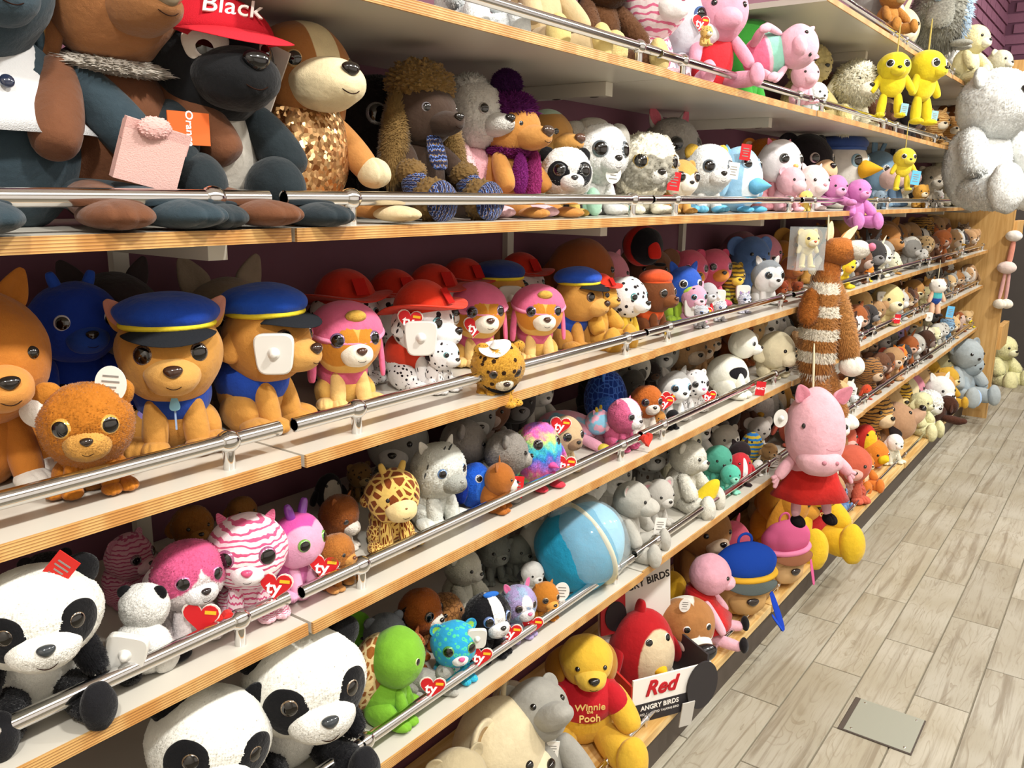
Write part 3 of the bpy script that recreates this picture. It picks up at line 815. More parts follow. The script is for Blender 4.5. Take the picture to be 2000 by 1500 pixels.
def heart_tag(T, loc, s=.021, txt='ty', rz=None, hd=False, rx=0, ry=8):
    k = s/T.h; r = (rx, ry, (FACING-T.a) if rz is None else rz)
    g = T.p('heart_tag', 'heart', CARD, '#cf2026', loc, k, r, hd=hd); g['label'] = 'red heart shaped paper tag'
    e = Euler([R_(v) for v in r], 'XYZ').to_matrix()
    T.p('tag_back', 'heart', CARD, '#f0ebe0', Vector(loc)+e @ Vector((0, k*.075, 0)), (k*1.1, k*.8, k*1.1), r, par=g, hd=hd)
    T.text(txt, k*1.15, Vector(loc)+e @ Vector((-k*.12, -k*.05, -k*.02)), r, '#ffffff', g, hd=hd, bold=.02)
    T.p('gold_patch', 'box', CARD, '#f0c02c', Vector(loc)+e @ Vector((k*.5, -k*.045, k*.42)), (k*.3, k*.02, k*.1), r, par=g, hd=hd)
def sec_tag(T, loc, s=.024, rz=None, hd=False, rx=0, ry=0, kind='plate'):
    k = s/T.h; r = (rx, ry, (FACING-T.a) if rz is None else rz)
    g = T.p('security_tag', kind, PLAS, '#dcdad3', loc, k, r, hd=hd); g['label'] = 'white plastic security tag'
    e = Euler([R_(v) for v in r], 'XYZ').to_matrix()
    T.p('pin_knob', 'knob', PLAS, '#e2e0da', Vector(loc)+e @ Vector((0, -k*.18, k*.05)), (k*.32, k*.32, k*.32), r, par=g, hd=hd)
def card_tag(T, loc, col, shape='card', txt=None, s=.02, rz=None, ry=6, rx=0, hd=False, tcol='#ffffff'):
    k = s/T.h; r = (rx, ry, (FACING-T.a) if rz is None else rz)
    g = T.p('swing_tag', shape, CARD, col, loc, k, r, hd=hd); g['label'] = 'printed card swing tag'
    e = Euler([R_(v) for v in r], 'XYZ').to_matrix()
    if txt: T.text(txt, k*.5, Vector(loc)+e @ Vector((0, -k*.04, 0)), r, tcol, g, hd=hd, bold=.015)
    else:
        for zz, w in ((.45, .4), (.15, .45), (-.15, .3), (-.5, .42)):
            T.p('print_line', 'box', INK, '#8d8a84' if col != '#8d8a84' else '#333333', Vector(loc)+e @ Vector((0, -k*.045, k*zz)), (k*w, k*.012, k*.05), r, par=g, hd=hd)

# ------------------------------------------------------------------ dressed-up helpers
def head_pt(T, az, el, k=1.):
    a, e = R_(az), R_(el); return T.HC+Vector((math.sin(a)*math.cos(e)*T.HR.x, -math.cos(a)*math.cos(e)*T.HR.y, math.sin(e)*T.HR.z))*k
def cap(T, col, band='#e9d23c', visor='#24262a', z=.52, k=.9, tilt=(0, 0, 0), vis=True):
    c = T.HC+Vector((0, 0, T.HR.z*z)); r = T.HR
    d = T.p('cap', 'ball', plush('s'), col, c+Vector((0, .02, r.z*.30)), (r.x*k*1.1, r.y*k*1.1, r.z*.42), tilt, hd=True)
    d['label'] = 'soft cap'
    T.p('cap_band', 'ring', FELT, band, c+Vector((0, 0, r.z*.10)), (r.x*k*.84, r.y*k*.84, r.z*.42), tilt, par=d, hd=True)
    if vis: T.p('visor', 'visor', FELT, visor, c+Vector((0, -r.y*.5, r.z*.06)), (r.x*k*.95, r.y*.85, r.z*.8), tilt, par=d, hd=True)
    return d
def brimhat(T, col, z=.42, k=1.):
    c = T.HC+Vector((0, .0, T.HR.z*z)); r = T.HR
    d = T.p('hat', 'dome', plush('s'), col, c, (r.x*k*.92, r.y*k*.95, r.z*.95), (-8, 0, 0), hd=True)
    T.p('hat_brim', 'brim', plush('s'), col, c+Vector((0, 0, r.z*.08)), (r.x*k*1.4, r.y*k*1.5, r.z*.9), (-8, 0, 0), par=d, hd=True)
    T.p('hat_patch', 'card', FELT, '#a8201c', c+Vector((0, -r.y*.93*k, r.z*.5)), (r.x*.28, r.x*.3, r.z*.26), (-34, 0, 0), par=d, hd=True)
    return d
def hood(T, col, trim):
    r = T.HR; c = T.HC
    d = T.p('knit_hood', 'dome', plush('s'), col, c+Vector((0, .10*r.y, r.z*.22)), (r.x*1.08, r.y*1.05, r.z*.90), (16, 0, 0), hd=True)
    T.p('hood_band', 'ring', FELT, trim, c+Vector((0, .04*r.y, r.z*.30)), (r.x*.92, r.y*.92, r.z*.42), (16, 0, 0), par=d, hd=True)
    for q in (-1, 1): T.seg('ear_flap', 'limb', plush('s'), col, c+Vector((q*r.x*.98, 0, r.z*.15)), c+Vector((q*r.x*1.06, -.05*r.y, -r.z*1.15)), .055, par=d, hd=True, r2=.03)
def vest(T, col, k=1.10, z=.36, h=.24, sh=None):
    t = T.p('vest', 'ball', plush('s'), col, (0, .07, z), (.235*k, .25*k, h)); return t
def collar(T, col, z=.46, r=.17, th=.35): return T.p('collar', 'ring', FELT, col, (0, .0, z), (r, r, r*th*2))
def eyepatch(T, col, az=30, el=6, rx=.36, rz=.40, rot=25, mat=None):
    for q in (-1, 1):
        T.p('eye_patch', 'ball', mat or plush('f'), col, head_pt(T, q*az, el, .92), (T.HR.x*rx, T.HR.y*.12, T.HR.z*rz), (0, q*rot, q*az*.9), par=T.head, hd=True)

# presets
PAN = dict(post='teddy', col='#ecebe2', lc='#17171a', pc='#1c1c1f', mz='#f1f0e8', ear='r', ec='#141416', fur='h', eye='#6a5334', eys=.64, eyk=1.04, nc='#33393d', hs=1.16, mouth=True, mzs=1.15)
BOO = dict(post='boo', fur='s', mouth=False)

# ================================================================== highest shelf (r-1)
t = toy('bear', 'large round orange brown bear bottom leaning past the rail', -1, 1738, -34, .86, -30, bot=72, post='teddy', col='#b9813f', mz='#e2c98f', ear='r', ei='#e6d6a8', fur='f', bead=True)
toy('elephant', 'large shaggy grey elephant bottom with pale blue trim', -1, 1838, -60, .84, 10, bot=104, post='egg', col='#98978c', fur='g', belly='#a9c2d8', eye=None, nc=None, ec='#a5b9cc', ear='b')
toy('bear', 'cream yellow bear overhanging the chrome rail beside grey elephant', -1, 1893, 42, .80, -20, bot=170, post='teddy', col='#ece2b0', mz='#f4eed2', ear='r', fur='f', bead=True)
toy('bear', 'pale ivory bear behind the giant white bears', -1, 1945, 92, .80, -25, bot=195, post='teddy', col='#dcd9bd', mz='#e8e5d2', ear='r', fur='f', bead=True)
# ================================================================== giant bears at the end
toy('bear', 'giant white bear slumped over the end panel', 1, 1925, 120, .66, -32, bot=402, post='teddy', col='#e9ebe8', mz='#f0f0ec', ear='r', fur='f', bead=True, hs=1.05, bw=1.15, lim=1.25, ht=(-14, 0, 25), lbl=1)
toy('bear', 'second giant white bear cut by the right edge of the photo', 1, 1995, 128, .60, -40, bot=380, post='teddy', col='#e4e6e4', mz='#efefec', ear='r', fur='f', bead=True, hs=1.1, bw=1.2, lim=1.3, lbl=1)

# ================================================================== second shelf (r0)
toy('bear', 'white plush bear legs behind the rail at the left', 0, 905, -160, .95, -10, col='#dfe2e2', post='teddy', mz='#eee', ear='r', fur='f', bead=True, lim=1.15)
toy('bear', 'beige plush bear with tan feet under the rail', 0, 1052, -150, .97, -10, col='#c9b48c', pc='#d6c07e', post='teddy', mz='#e6d6ae', ear='r', bead=True, fur='s')
toy('monkey', 'dark brown furry monkey with yellowish feet', 0, 1168, -110, .98, -15, col='#5a3a22', pc='#d8c184', lc='#60402a', post='teddy', mz='#c9a878', ear='b', fur='f', bead=True)
toy('tiger', 'white and pink striped tiger seated upright', 0, 1258, -85, .95, -20, col='#f0e0e2', pat='tiger', cp='#dc6f92', ear='r', eye='#c05080', mz='#f4eeee', nc='#d8608a', **BOO)
toy('cat', 'white cat with pale blue cheeks and purple scarf', 0, 1325, -20, .97, -5, col='#dfe6ee', ear='t', ei='#8fb4de', eye='#3f6fb0', mz='#eef2f5', nc='#6aa0d8', tagk='ty', tpos=(-.2, -.36, .62), **BOO)
t = toy('pig', 'pink piglet in red dress holding a tiny yellow toy', 0, 1392, -38, .90, -40, col='#dc9fb4', post='teddy', breg=dict(mk=(0, 0, -.2), ms=(.8, .8, .85), c2='#d8323a'), mz='#e3a8bc', ear='t', es=.8, bead=True, nc=None, hs=1.15, lim=.75)
T2 = toy('giraffe', 'tiny tan giraffe toy held by pink piglet', 0, 1378, 50, .79, -30, bot=90, post='boo', col='#dcb46a', ear='r', mz='#f3e6d0', bead=True, pat='spots', cp='#8a5a2a')
toy('dinosaur', 'green dinosaur behind pink piglets', 0, 1452, -30, 1.08, -10, col='#3f9a3a', post='boo', ear=None, mz='#58b04a', bead=True, fur='s')
t = toy('pig', 'pink pig lying sideways in mint top and pink skirt', 0, 1470, 52, .86, -46, bot=205, post='teddy', col='#eab6c6', breg=dict(mk=(0, 0, .8), ms=(.6, .6, 1.0), c2='#8fcbb6', nk=(0, 0, -.9), ns=(.6, .6, 1.05), c3='#dc6f8e'), mz='#eebccb', bead=True, nc=None, ear='t', es=.7, rot=(0, 75, 0), off=(-.05, 0, .10), lim=.6, hs=1.1, bw=1.25)
toy('pig', 'small pale pink pig drooping head down over the rail', 0, 1568, 118, .86, -40, bot=205, post='boo', col='#ecb7c3', mz='#f0c3cd', bead=True, nc=None, ear='t', es=.6)
toy('rabbit', 'white rabbit squeezed behind the rail under pink pigs', 0, 1588, 160, .90, -20, col='#eef0f0', ear='f', fur='f', bead=True, post='boo')
toy('bear', 'curly cream yellow bear against the back of the', 0, 1572, 38, 1.06, -25, col='#d6c489', fur='w', mz='#dcca96', ear='r', bead=True, post='teddy')
toy('dog', 'cream shaggy dog with long woolly coat', 0, 1662, 118, .93, -35, col='#efe8cd', fur='g', ear='f', mz='#f3ecd6', bead=True, post='boo', bw=1.2)
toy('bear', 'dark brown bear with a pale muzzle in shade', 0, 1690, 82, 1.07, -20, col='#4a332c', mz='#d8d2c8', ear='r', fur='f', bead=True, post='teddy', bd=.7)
toy('bear', 'small dark brown bear pair member left of black toy', 0, 1702, 194, .90, -20, col='#6a4634', ear='r', fur='f', mz='#8a6248', bead=True, post='boo')
toy('bear', 'small dark brown bear pair member right beside black toy', 0, 1726, 200, .90, -20, col='#5c3c2e', ear='r', fur='f', mz='#7c5844', bead=True, post='boo')
toy('dog', 'small black dog below the hanging yellow toys', 0, 1770, 205, .92, -30, col='#2a2627', ear='f', mz='#3a3635', bead=True, post='boo')
toy('bear', 'big russet brown bear near the far end', 0, 1858, 160, 1.0, -45, col='#9a6238', fur='f', mz='#b98250', ear='r', bead=True, post='boo', tagk='sec')
for i, (px, tp, c, d) in enumerate(((1826, 214, '#dcb474', 'small honey tan kitten leftmost of three by the rail'), (1850, 226, '#cf9c58', 'small caramel kitten in the middle of three by the rail'), (1873, 240, '#e0bc80', 'small sandy kitten rightmost of three by the rail'))):
    toy('cat', d, 0, px, tp, .87, -45, col=c, ear='t', mz='#f3e6cc', bead=True, pat='tiger', cp='#a56c30', post='boo')
toy('dog', 'round chestnut dog tucked at the end', 0, 1895, 246, .87, -40, col='#a0622e', fur='f', ear='f', mz='#c79258', bead=True, post='boo')

# hanging yellow toys
def cord(T, z0, z1, x=0.):
    T.p('hanging_cord', 'limb', FELT, '#b9a860', (x, 0, z1), (.012, .012, z1-z0))
for px, tp, bt, a, d in ((1742, 98, 232, -60, 'bright yellow dog with round white eyes hanging left of its twin from the rail'), (1803, 92, 246, -20, 'bright yellow dog with round white eyes hanging right of its twin from the rail')):
    t = toy('dog', d, 0, px, tp, .79 if px < 1780 else .77, a, bot=bt, post='hang', col='#e2cc2c', mz='#e8d438', hs=1.35, bw=1.35, lim=1.05, eye='#f2f2ee', eys=1.1, ear='f', es=.6, nc='#1a1712', name='plush_dog', lbl=1)
    cord(t, .9, 1.42, .03)
    card_tag(t, (.2, -.1, .12), '#8fb9c4')
t = toy('dog', 'small yellow dog keyring with blue card hanging under the second shelf rail', 1, 1764, 288, .78, -50, bot=372, post='hang', col='#e0c93a', mz='#e8d650', hs=1.4, bw=1.3, lim=1.0, eye='#f2f2ee', ear='f', es=.6, lbl=1)
cord(t, .9, 1.6); card_tag(t, (.25, -.16, .30), '#62b4dc', s=.026)

# ================================================================== third shelf (r1), the big dressed dogs
t = toy('dog', 'slate blue dog in white buttoned shirt at left edge', 1, -18, -190, .985, 2, post='teddy', col='#34424a', fur='s', ear='f', es=1.3, ei='#b98a44', mz='#3d4c55', bead=True, bw=1.3, lim=1.1, footk='paw', hoff=(-.08, 0, 0))
sh = t.p('shirt', 'skirt', FABR, '#dedfe0', (0, .02, .30), (.31, .36, .36))
for bx_, by_, zz in ((-.02, -.125, .59), (-.04, -.178, .45)): t.p('button', 'pill', GLOSS, '#232b40', (bx_, by_, zz), (.022, .014, .022), (-20, 0, -12), par=sh)
cp_ = t.p('dotted_cap', 'dome', plush('s', 'dots'), '#c8342c', t.HC+Vector((0, 0, .08)), (.25, .24, .2), hd=True, props=dict(cp='#f0e4d8'))
t = toy('rabbit', 'tall brown plush hare in lace collar holding a pink purse', 1, 212, -135, .985, -2, post='teddy', col='#6d4630', hc='#8a5a38', fur='s', ear='f', es=1.75, ea=40, mz='#9a6a42', mzs=1.0, mzl=2.1, nc='#8a7a60', ns=1.8, bead=True, hs=.92, bw=1.1, lim=1.05, footk='paw', hreg=dict(mk=(0, -1, -.3), ms=(1, .8, .9), c2='#9b6840'))
t.p('lace_collar', 'tinsel', FABR, '#cfc8bd', (0, -.03, .555), (.20, .19, .03), (12, 0, 0))
pz = t.p('purse', 'box', FABR, '#dcb3ab', (-.06, -.35, .235), (.105, .018, .095), (12, 14, -6)); pz['label'] = 'pale pink fabric purse'
t.p('purse_flap', 'box', FABR, '#d6a9a2', (-.045, -.372, .30), (.108, .012, .035), (16, 14, -6), par=pz)
t.p('rosette', 'curl', FABR, '#e0aea8', (-.06, -.392, .325), (.055, .02, .035), (10, 0, 0), par=pz)
t = toy('dog', 'black dog with white eye patch, red cap and grey tee', 1, 410, 6, .96, -8, post='teddy', col='#1d1e20', lc='#262e32', pc='#2b3439', fur='s', ear='f', es=.9, eye='#e6e0d8', eys=.8, mz='#1c1d1f', mzs=1.45, mzl=1.2, nc='#0c0c0d', ns=1.55, hs=1.1, bw=1.05, lim=1.3, footk='paw', breg=dict(mk=(0, 0, .35), ms=(.7, .7, .95), c2='#b9b3a8'))
t.p('eye_patch', 'ball', FELT, '#d8d0c4', head_pt(t, -30, 12, .94), (.10, .03, .09), (0, 0, -28), par=t.head, hd=True)
for q in (-1, 1): t.p('knee', 'ball', plush('s'), '#262e32', (q*.19, -.24, .17), (.125, .16, .15), (0, 0, q*12))
d = t.p('cap', 'dome', FABR, '#b81f2c', t.HC+Vector((0, .01, .10)), (.30, .29, .20), (-4, 0, 0), hd=True); d['label'] = 'red baseball cap'
t.p('visor', 'visor', FABR, '#c72a36', t.HC+Vector((0, -.22, .12)), (.28, .22, .2), (4, 0, 0), par=d, hd=True)
t.text('Black', .13, t.HC+Vector((-.02, -.235, .215)), (-30, 0, -6), '#f2eee8', d, hd=True, shear=.35, bold=.004)
card_tag(t, (-.24, -.28, .42), '#d9652a', txt='Orange', s=.026, rz=6, ry=90)
t = toy('dog', 'tan basset hound in gold sequin dress with cream blaze', 1, 582, 44, .96, -6, post='teddy', col='#a9713f', lc='#b98148', pc='#d8c39a', fur='s', ear='f', es=1.35, ea=60, eye='#c9a468', eys=.72, eaz=40, mz='#e3d3ab', mzs=1.5, mzl=1.45, nc='#191513', ns=1.35, hs=1.0, lim=.95, footk='paw', hreg=dict(mk=(0, -.9, .5), ms=(3.6, .75, .95), c2='#e0cfa4'))
for q in (-1, 1): t.p('hand', 'paw', plush('s'), '#d8c9a4', (q*.29, -.26, .25), (.085, .10, .09))
t.p('sequin_dress', 'ball', SEQ, '#caa070', (0, .02, .36), (.29, .26, .37))
card_tag(t, head_pt(t, -75, -10, 1.1), '#d9cfc4', s=.040, hd=True, rz=-60, ry=24)
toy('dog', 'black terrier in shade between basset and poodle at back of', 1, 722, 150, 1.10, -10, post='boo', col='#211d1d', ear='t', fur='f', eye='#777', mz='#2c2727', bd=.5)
t = toy('poodle', 'dark brown poodle with curly topknot and striped knit scarf', 1, 818, 158, .95, -4, post='teddy', col='#44352c', fur='s', mz='#40322a', mzs=1.05, mzl=1.75, nc='#14110f', ns=1.2, eye='#8c8890', eys=.62, eaz=36, lim=.95, hs=.98)
t.p('topknot', 'curl', plush('c'), '#74592f', t.HC+Vector((0, .03, .20)), (.25, .22, .16), par=t.head, hd=True)
t.p('topknot_curls', 'curl2', plush('c'), '#8a6d40', t.HC+Vector((0, .03, .21)), (.245, .215, .165), par=t.head, hd=True)
for q in (-1, 1):
    e = t.seg('ear', 'limb', plush('c'), '#6b5230', t.HC+Vector((q*.22, .03, .08)), t.HC+Vector((q*.33, -.02, -.42)), .095, par=t.head, hd=True)
    t.seg('ear_curls', 'limbs', plush('c'), '#7a6038', t.HC+Vector((q*.22, .03, .1)), t.HC+Vector((q*.34, -.02, -.46)), .10, par=t.head, hd=True)
    t.p('cuff', 'curl', plush('c'), '#6f5632', (q*.27, -.2, .34), (.11, .11, .09)); t.p('mitten', 'ball', plush('s', 'knit'), '#444', (q*.28, -.26, .25), (.1, .1, .1), props=dict(cp='#223'))
    t.p('ankle_curls', 'curl', plush('c'), '#6f5632', (q*.25, -.40, .15), (.15, .13, .15))
    t.p('knit_sole', 'ball', plush('s', 'knit'), '#444', (q*.25, -.50, .14), (.145, .06, .145), (0, q*80, 0), props=dict(cp='#223'))
t.seg('scarf', 'limb', plush('s', 'knit'), '#444', (-.05, -.2, .62), (-.07, -.30, .36), .08, r2=.03, props=dict(cp='#223'))
t = toy('dog', 'white fluffy dog with tall shaggy crest and pink jacket', 1, 918, 160, 1.0, -4, post='teddy', col='#e2dfd8', lc='#e2b5b8', pc='#e8bcc4', fur='f', mz='#e8e5de', mzl=1.6, nc='#1a1818', ns=1.3, eye='#b5b0ac', eys=.7, breg=dict(mk=(0, 0, 0), ms=(.6, .6, .6), c2='#dfa9b0'), lim=1.1, footk='paw')
t.p('crest', 'shag', plush('g'), '#e6e3dc', t.HC+Vector((0, .05, .15)), (.2, .16, .15), par=t.head, hd=True)
t = toy('dog', 'tan long-nosed dog in purple tinsel hat and scarf', 1, 990, 196, .95, -2, post='teddy', col='#bd8444', fur='s', mz='#c58d4c', mzs=1.25, mzl=1.6, nc='#4b3a30', ns=1.9, eye='#d8d0c4', eys=.5, ear='r', lim=1.05, footk='paw')
t.p('tinsel_hat', 'tinsel', FABR, '#5e2260', t.HC+Vector((0, .03, .15)), (.25, .23, .17), par=t.head, hd=True)
t.p('hat_bobble', 'tinsel', FABR, '#3d1a48', t.HC+Vector((-.03, .04, .37)), (.13, .13, .12), par=t.head, hd=True)
t.p('tinsel_scarf', 'tinsel', FABR, '#7c2a68', (0, -.03, .57), (.21, .2, .08))
for q, l in ((-1, .3), (1, .42)): t.p('scarf_end', 'tinsel', FABR, '#74246a' if q < 0 else '#8c2f66', (q*.1, -.23, .42-l*.2), (.07, .06, l*.55))
t = toy('moose', 'tan moose with brown nose and mint green hat', 1, 1060, 216, 1.0, -4, post='teddy', col='#c08f50', lc='#9cc4ac', mz='#c6924e', mzs=1.2, mzl=1.7, nc='#5a3d30', ns=1.9, eye='#e6e2da', eys=.6, breg=dict(mk=(0, 0, 0), ms=(.6, .6, .6), c2='#a2c8b2'))
t.p('hat', 'dome', plush('s'), '#b5cdbb', t.HC+Vector((0, 0, .1)), (.2, .19, .16), par=t.head, hd=True)

# third shelf, small toys
t = toy('panda', 'small panda with large dark eyes beside mint moose', 1, 1100, 288, .90, -38, post='boo', col='#ecebe6', bc='#2a2a2c', lc='#d4b25c', pc='#d4b25c', mz='#f2f1ec', ear='r', ec='#18181a', eye='#30363a', eys=1.05, eyk=1.03, fur='f', hs=1.15, nc='#2a2c2e')
eyepatch(t, '#17171a', 32, 0, .42, .46, 30)
t = toy('lemur', 'white lemur toy with grey tuft and glittering dark eyes', 1, 1158, 240, .95, -22, post='boo', col='#ebebe8', ear='b', ec='#a9a59c', mz='#f2f2f0', eye='#55606a', eys=1.15, fur='f', pc='#cfcfcb', hs=1.02, tagk='oval', tpos=(-.02, -.40, .45))
t.p('tuft', 'fuzz', plush('f'), '#b2ada2', t.HC+Vector((-.05, .05, .27)), (.22, .16, .12), par=t.head, hd=True)
t = toy('sloth', 'cream woolly sloth with grey face and round amber eyes', 1, 1252, 262, .93, -30, post='boo', col='#efe9d4', fur='w', mz='#f4f2ea', mzs=.7, ear='r', ec='#a8a496', eye='#a88a3c', eys=1.1, eaz=38, hreg=dict(mk=(.45, -.9, -.25), ms=(1.5, .9, 1.7), c2='#aaa698'), hs=1.2, bw=1.1, tagk='redp', tpos=(.24, -.4, .42))
toy('cat', 'pale grey cat with a pink inner ear behind woolly sloth', 1, 1298, 226, 1.10, -20, post='boo', col='#b9b2aa', ear='t', ei='#d06a7a', es=1.1, fur='f', eye='#555', mz='#d6d0c8', bd=.6)
toy('lemur', 'tan slow loris with white face beside sloth', 1, 1322, 312, .90, -30, post='boo', col='#cf9f58', mz='#efe8da', eye='#5a4028', eys=1.2, ear='r', hs=1.1, hreg=dict(mk=(.4, -.9, -.3), ms=(1.6, .9, 1.6), c2='#ece4d4'))
t = toy('cat', 'white cat with dark grey eyes and yellow ear', 1, 1374, 282, .92, -30, post='boo', col='#eef0ee', fur='f', mz='#f4f4f2', ear='r', ec='#d9b24a', eye='#5d6a76', eys=1.1, hs=1.12, pc='#6db4d8', tagk='card', tpos=(.2, -.44, .62))
toy('toucan', 'pale blue big-billed bird with card tag', 1, 1440, 286, .90, -12, post='egg', col='#9cc8e4', belly='#e8f0f4', beak='#6fb4d8', ns=2.4, mzl=1.5, eye='#8fb0c8', ear='t', ec='#7fb9dc', es=.6, pc='#5fb0da', tagk='redp', tpos=(-.28, -.3, .9))
toy('tiger', 'orange tiger cub peeping behind the blue bird', 1, 1484, 270, 1.02, -30, post='boo', col='#c9772a', fur='f', mz='#efe6da', ear='r', ei='#e8c8a0', eye='#7a4a22', hs=1.1)
t = toy('owl', 'pink and white owl with scaly coral chest', 1, 1512, 272, .93, -25, post='boo', col='#f0dfe2', bc='#e6a0a8', ear='t', ec='#e27c92', es=.6, eye='#6c6a66', mz='#f4ecec', mzs=.7, nc='#e0b060', hs=.95, breg=dict(mk=(0, -1, 0), ms=(1.2, 1, 1), c2='#cf6f80'), hreg=dict(mk=(0, 0, 0), ms=(.5, .5, .5), c2='#f4eef0'))
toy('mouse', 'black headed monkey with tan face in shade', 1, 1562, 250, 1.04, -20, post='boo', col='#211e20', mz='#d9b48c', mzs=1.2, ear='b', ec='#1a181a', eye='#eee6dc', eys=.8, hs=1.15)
toy('hippo', 'tiny pink hippo holding the chrome rail', 1, 1538, 326, .87, -25, post='boo', col='#e7b4be', mz='#efc2ca', mzs=1.2, ear='r', bead=True, nc=None)
toy('pig', 'round white piglet between pink hippo and white duck', 1, 1580, 322, .90, -30, post='boo', col='#ecdcdc', mz='#f2e4e4', ear='t', es=.7, bead=True, nc='#d89aa6', hs=1.15)
t = toy('duck', 'white duck with blue cap and orange bill', 1, 1634, 264, 1.0, -8, post='boo', col='#d9d4cc', beak='#d9a02c', ns=2.6, mzl=1.7, eye='#8fb8cc', eys=1.1, hs=1.1)
cap(t, '#39508c', '#4a64a4', '#39508c', vis=False)
toy('donkey', 'blue grey donkey with pale pink muzzle nearer white duck', 1, 1703, 294, .97, -18, post='boo', col='#6f8ba2', mz='#c9a8a0', mzs=1.5, mzl=1.2, ear='l', ec='#66829a', eye='#e8ecee', eys=.8, nc='#3a3a3e', ns=.6, hs=1.1)
toy('donkey', 'blue grey donkey with black forelock farther from white duck', 1, 1738, 276, 1.02, -12, post='boo', col='#66809a', mz='#b99a96', mzs=1.5, mzl=1.2, ear='l', ec='#33353c', eye='#e8ecee', eys=.8, nc='#3a3a3e', ns=.6, hs=1.05)
toy('rabbit', 'lilac pink rabbit slumped behind the rail', 1, 1612, 342, .89, -40, bot=402, post='lie', col='#cf86b8', ear='f', mz='#e2a8cc', bead=True, fur='s')
t = toy('rabbit', 'orchid pink rabbit with legs stretched over the rail', 1, 1672, 350, .80, -38, bot=442, post='teddy', col='#cb7fbb', ear='f', mz='#dba0cc', bead=True, fur='s', lim=1.3, nc='#b8577c')
toy('unicorn', 'tiny yellow and lilac unicorn by the rail', 1, 1572, 372, .85, -40, post='boo', col='#e9d676', mz='#f3e9c0', bead=True, horn='#c6b4e6')
toy('elephant', 'tiny grey blue elephant resting by the rail', 1, 1716, 372, .86, -40, post='boo', col='#8294a4', mz='#93a4b2', ear='b', bead=True)
for px, tp, Y, sp, c, d, kw in (
    (1812, 324, .98, 'bear', '#cdbfaa', 'greyish cream bear sitting behind lion cub', dict(ear='r', mz='#e2d8c8')),
    (1796, 360, .87, 'lion', '#cf9b44', 'small golden lion cub by the blue card', dict(ear='r', mz='#efe0c0')),
    (1852, 312, .95, 'bear', '#efe6cc', 'large headed cream polar bear facing right', dict(ear='r', mz='#f4eee0', mzl=1.4, hs=1.15)),
    (1830, 372, .87, 'cat', '#f0ece6', 'small white cat with pink nose by far rail', dict(ear='t', nc='#e0708a', mz='#f6f4f0')),
    (1884, 372, .88, 'dog', '#8a4a34', 'small russet dog lying by far rail', dict(ear='f', mz='#b98468')),
    (1906, 366, .9, 'rabbit', '#e4dcb4', 'pale yellow rabbit near the giant bear', dict(ear='f', mz='#efe8cc')),
    (1898, 330, 1.03, 'mouse', '#a99a84', 'grey brown mouse in shade at far end', dict(ear='b', mz='#c9bca8')),
    (1928, 362, .92, 'bear', '#d9d2b0', 'last cream bear before the end panel', dict(ear='r', mz='#e8e2cc'))):
    k = dict(bead=True, post='boo', fur='f' if sp in ('bear', 'lion') else 's'); k.update(kw)
    toy(sp, d, 1, px, tp, Y, -45, col=c, **k)

# ================================================================== fourth shelf (r2)
TANP = dict(post='boo', col='#c08a42', fur='s', ear='f', es=.75, ea=62, eye='#5c3a1e', eys=.85, mz='#cf9c54', mzs=1.1, mzl=1.25, nc='#3a241b', ns=1.25, lim=1.1)
t = toy('kangaroo', 'orange brown kangaroo with white paws cut by left edge', 2, -52, 562, .98, -5, post='boo', col='#b5702c', mz='#c98a44', mzl=1.6, pc='#e0dbd2', lc='#b5702c', ear='t', bead=True, fur='s', bw=1.1)
t.p('white_mitt', 'paw', plush('s'), '#e6e2da', (.2, -.30, .42), (.1, .12, .11)); t.p('red_stitching', 'ring', FELT, '#b8303c', (.21, -.42, .42), (.03, .03, .03), (90, 0, 0))
t = toy('dragon', 'royal blue dragon with lilac hands and black belt in shade', 2, 150, 548, 1.07, -10, post='teddy', col='#1d3a9c', pc='#9b8ad0', mz='#24459c', horn='#2c52b8', eye='#e8e8ee', eys=.8, fur='s', bd=.8, breg=dict(mk=(0, 0, .1), ms=(.5, .5, 5), c2='#16161c'))
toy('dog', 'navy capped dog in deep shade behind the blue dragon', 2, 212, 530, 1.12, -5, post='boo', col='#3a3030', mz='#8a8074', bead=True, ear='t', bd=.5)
t = toy('bear', 'fuzzy ginger bear with gold ringed eyes leaning on rail', 2, 172, 742, .885, -28, post='boo', col='#b56f24', fur='f', ear='r', es=1.15, ec='#b9782c', mz='#d09a4e', mzs=1.05, eye='#d8a53a', eys=1.0, nc='#2a1f18', hs=1.12, bw=1.1, mouth=True, tagk='oval', tpos=(.22, -.14, .98), ht=(0, 0, 0))
t = toy('dog', 'tan puppy in blue cap with black visor facing the camera', 2, 335, 590, .955, -30, **{**TANP, 'ear': 't', 'ea': 50, 'es': 1.1, 'ei': '#c98a7a'})
cap(t, '#2148ae'); vest(t, '#25459e'); collar(t, '#1c1c22', .47, .15)
t.p('badge', 'drop', CARD, '#7fb4c8', (.0, -.27, .38), (.05, .3, .055), (20, 180, 0)); t.p('zip', 'box', PLAS, '#8fa4c4', (0, -.275, .27), (.006, .006, .07), (-4, 0, 0))
t = toy('dog', 'tan puppy in blue cap with white security tag on ear', 2, 505, 572, .955, 18, **{**TANP, 'hc': '#b67e3a'})
cap(t, '#2350b8'); vest(t, '#2347a6'); collar(t, '#2a2420', .47, .15)
sec_tag(t, head_pt(t, -45, -8, 1.10), s=.027)
toy('dog', 'grey brown pointed eared dog behind the two blue capped puppies', 2, 436, 540, 1.09, -10, post='boo', col='#8a7a68', ear='t', es=1.4, bead=True, mz='#a89880', bd=.5)
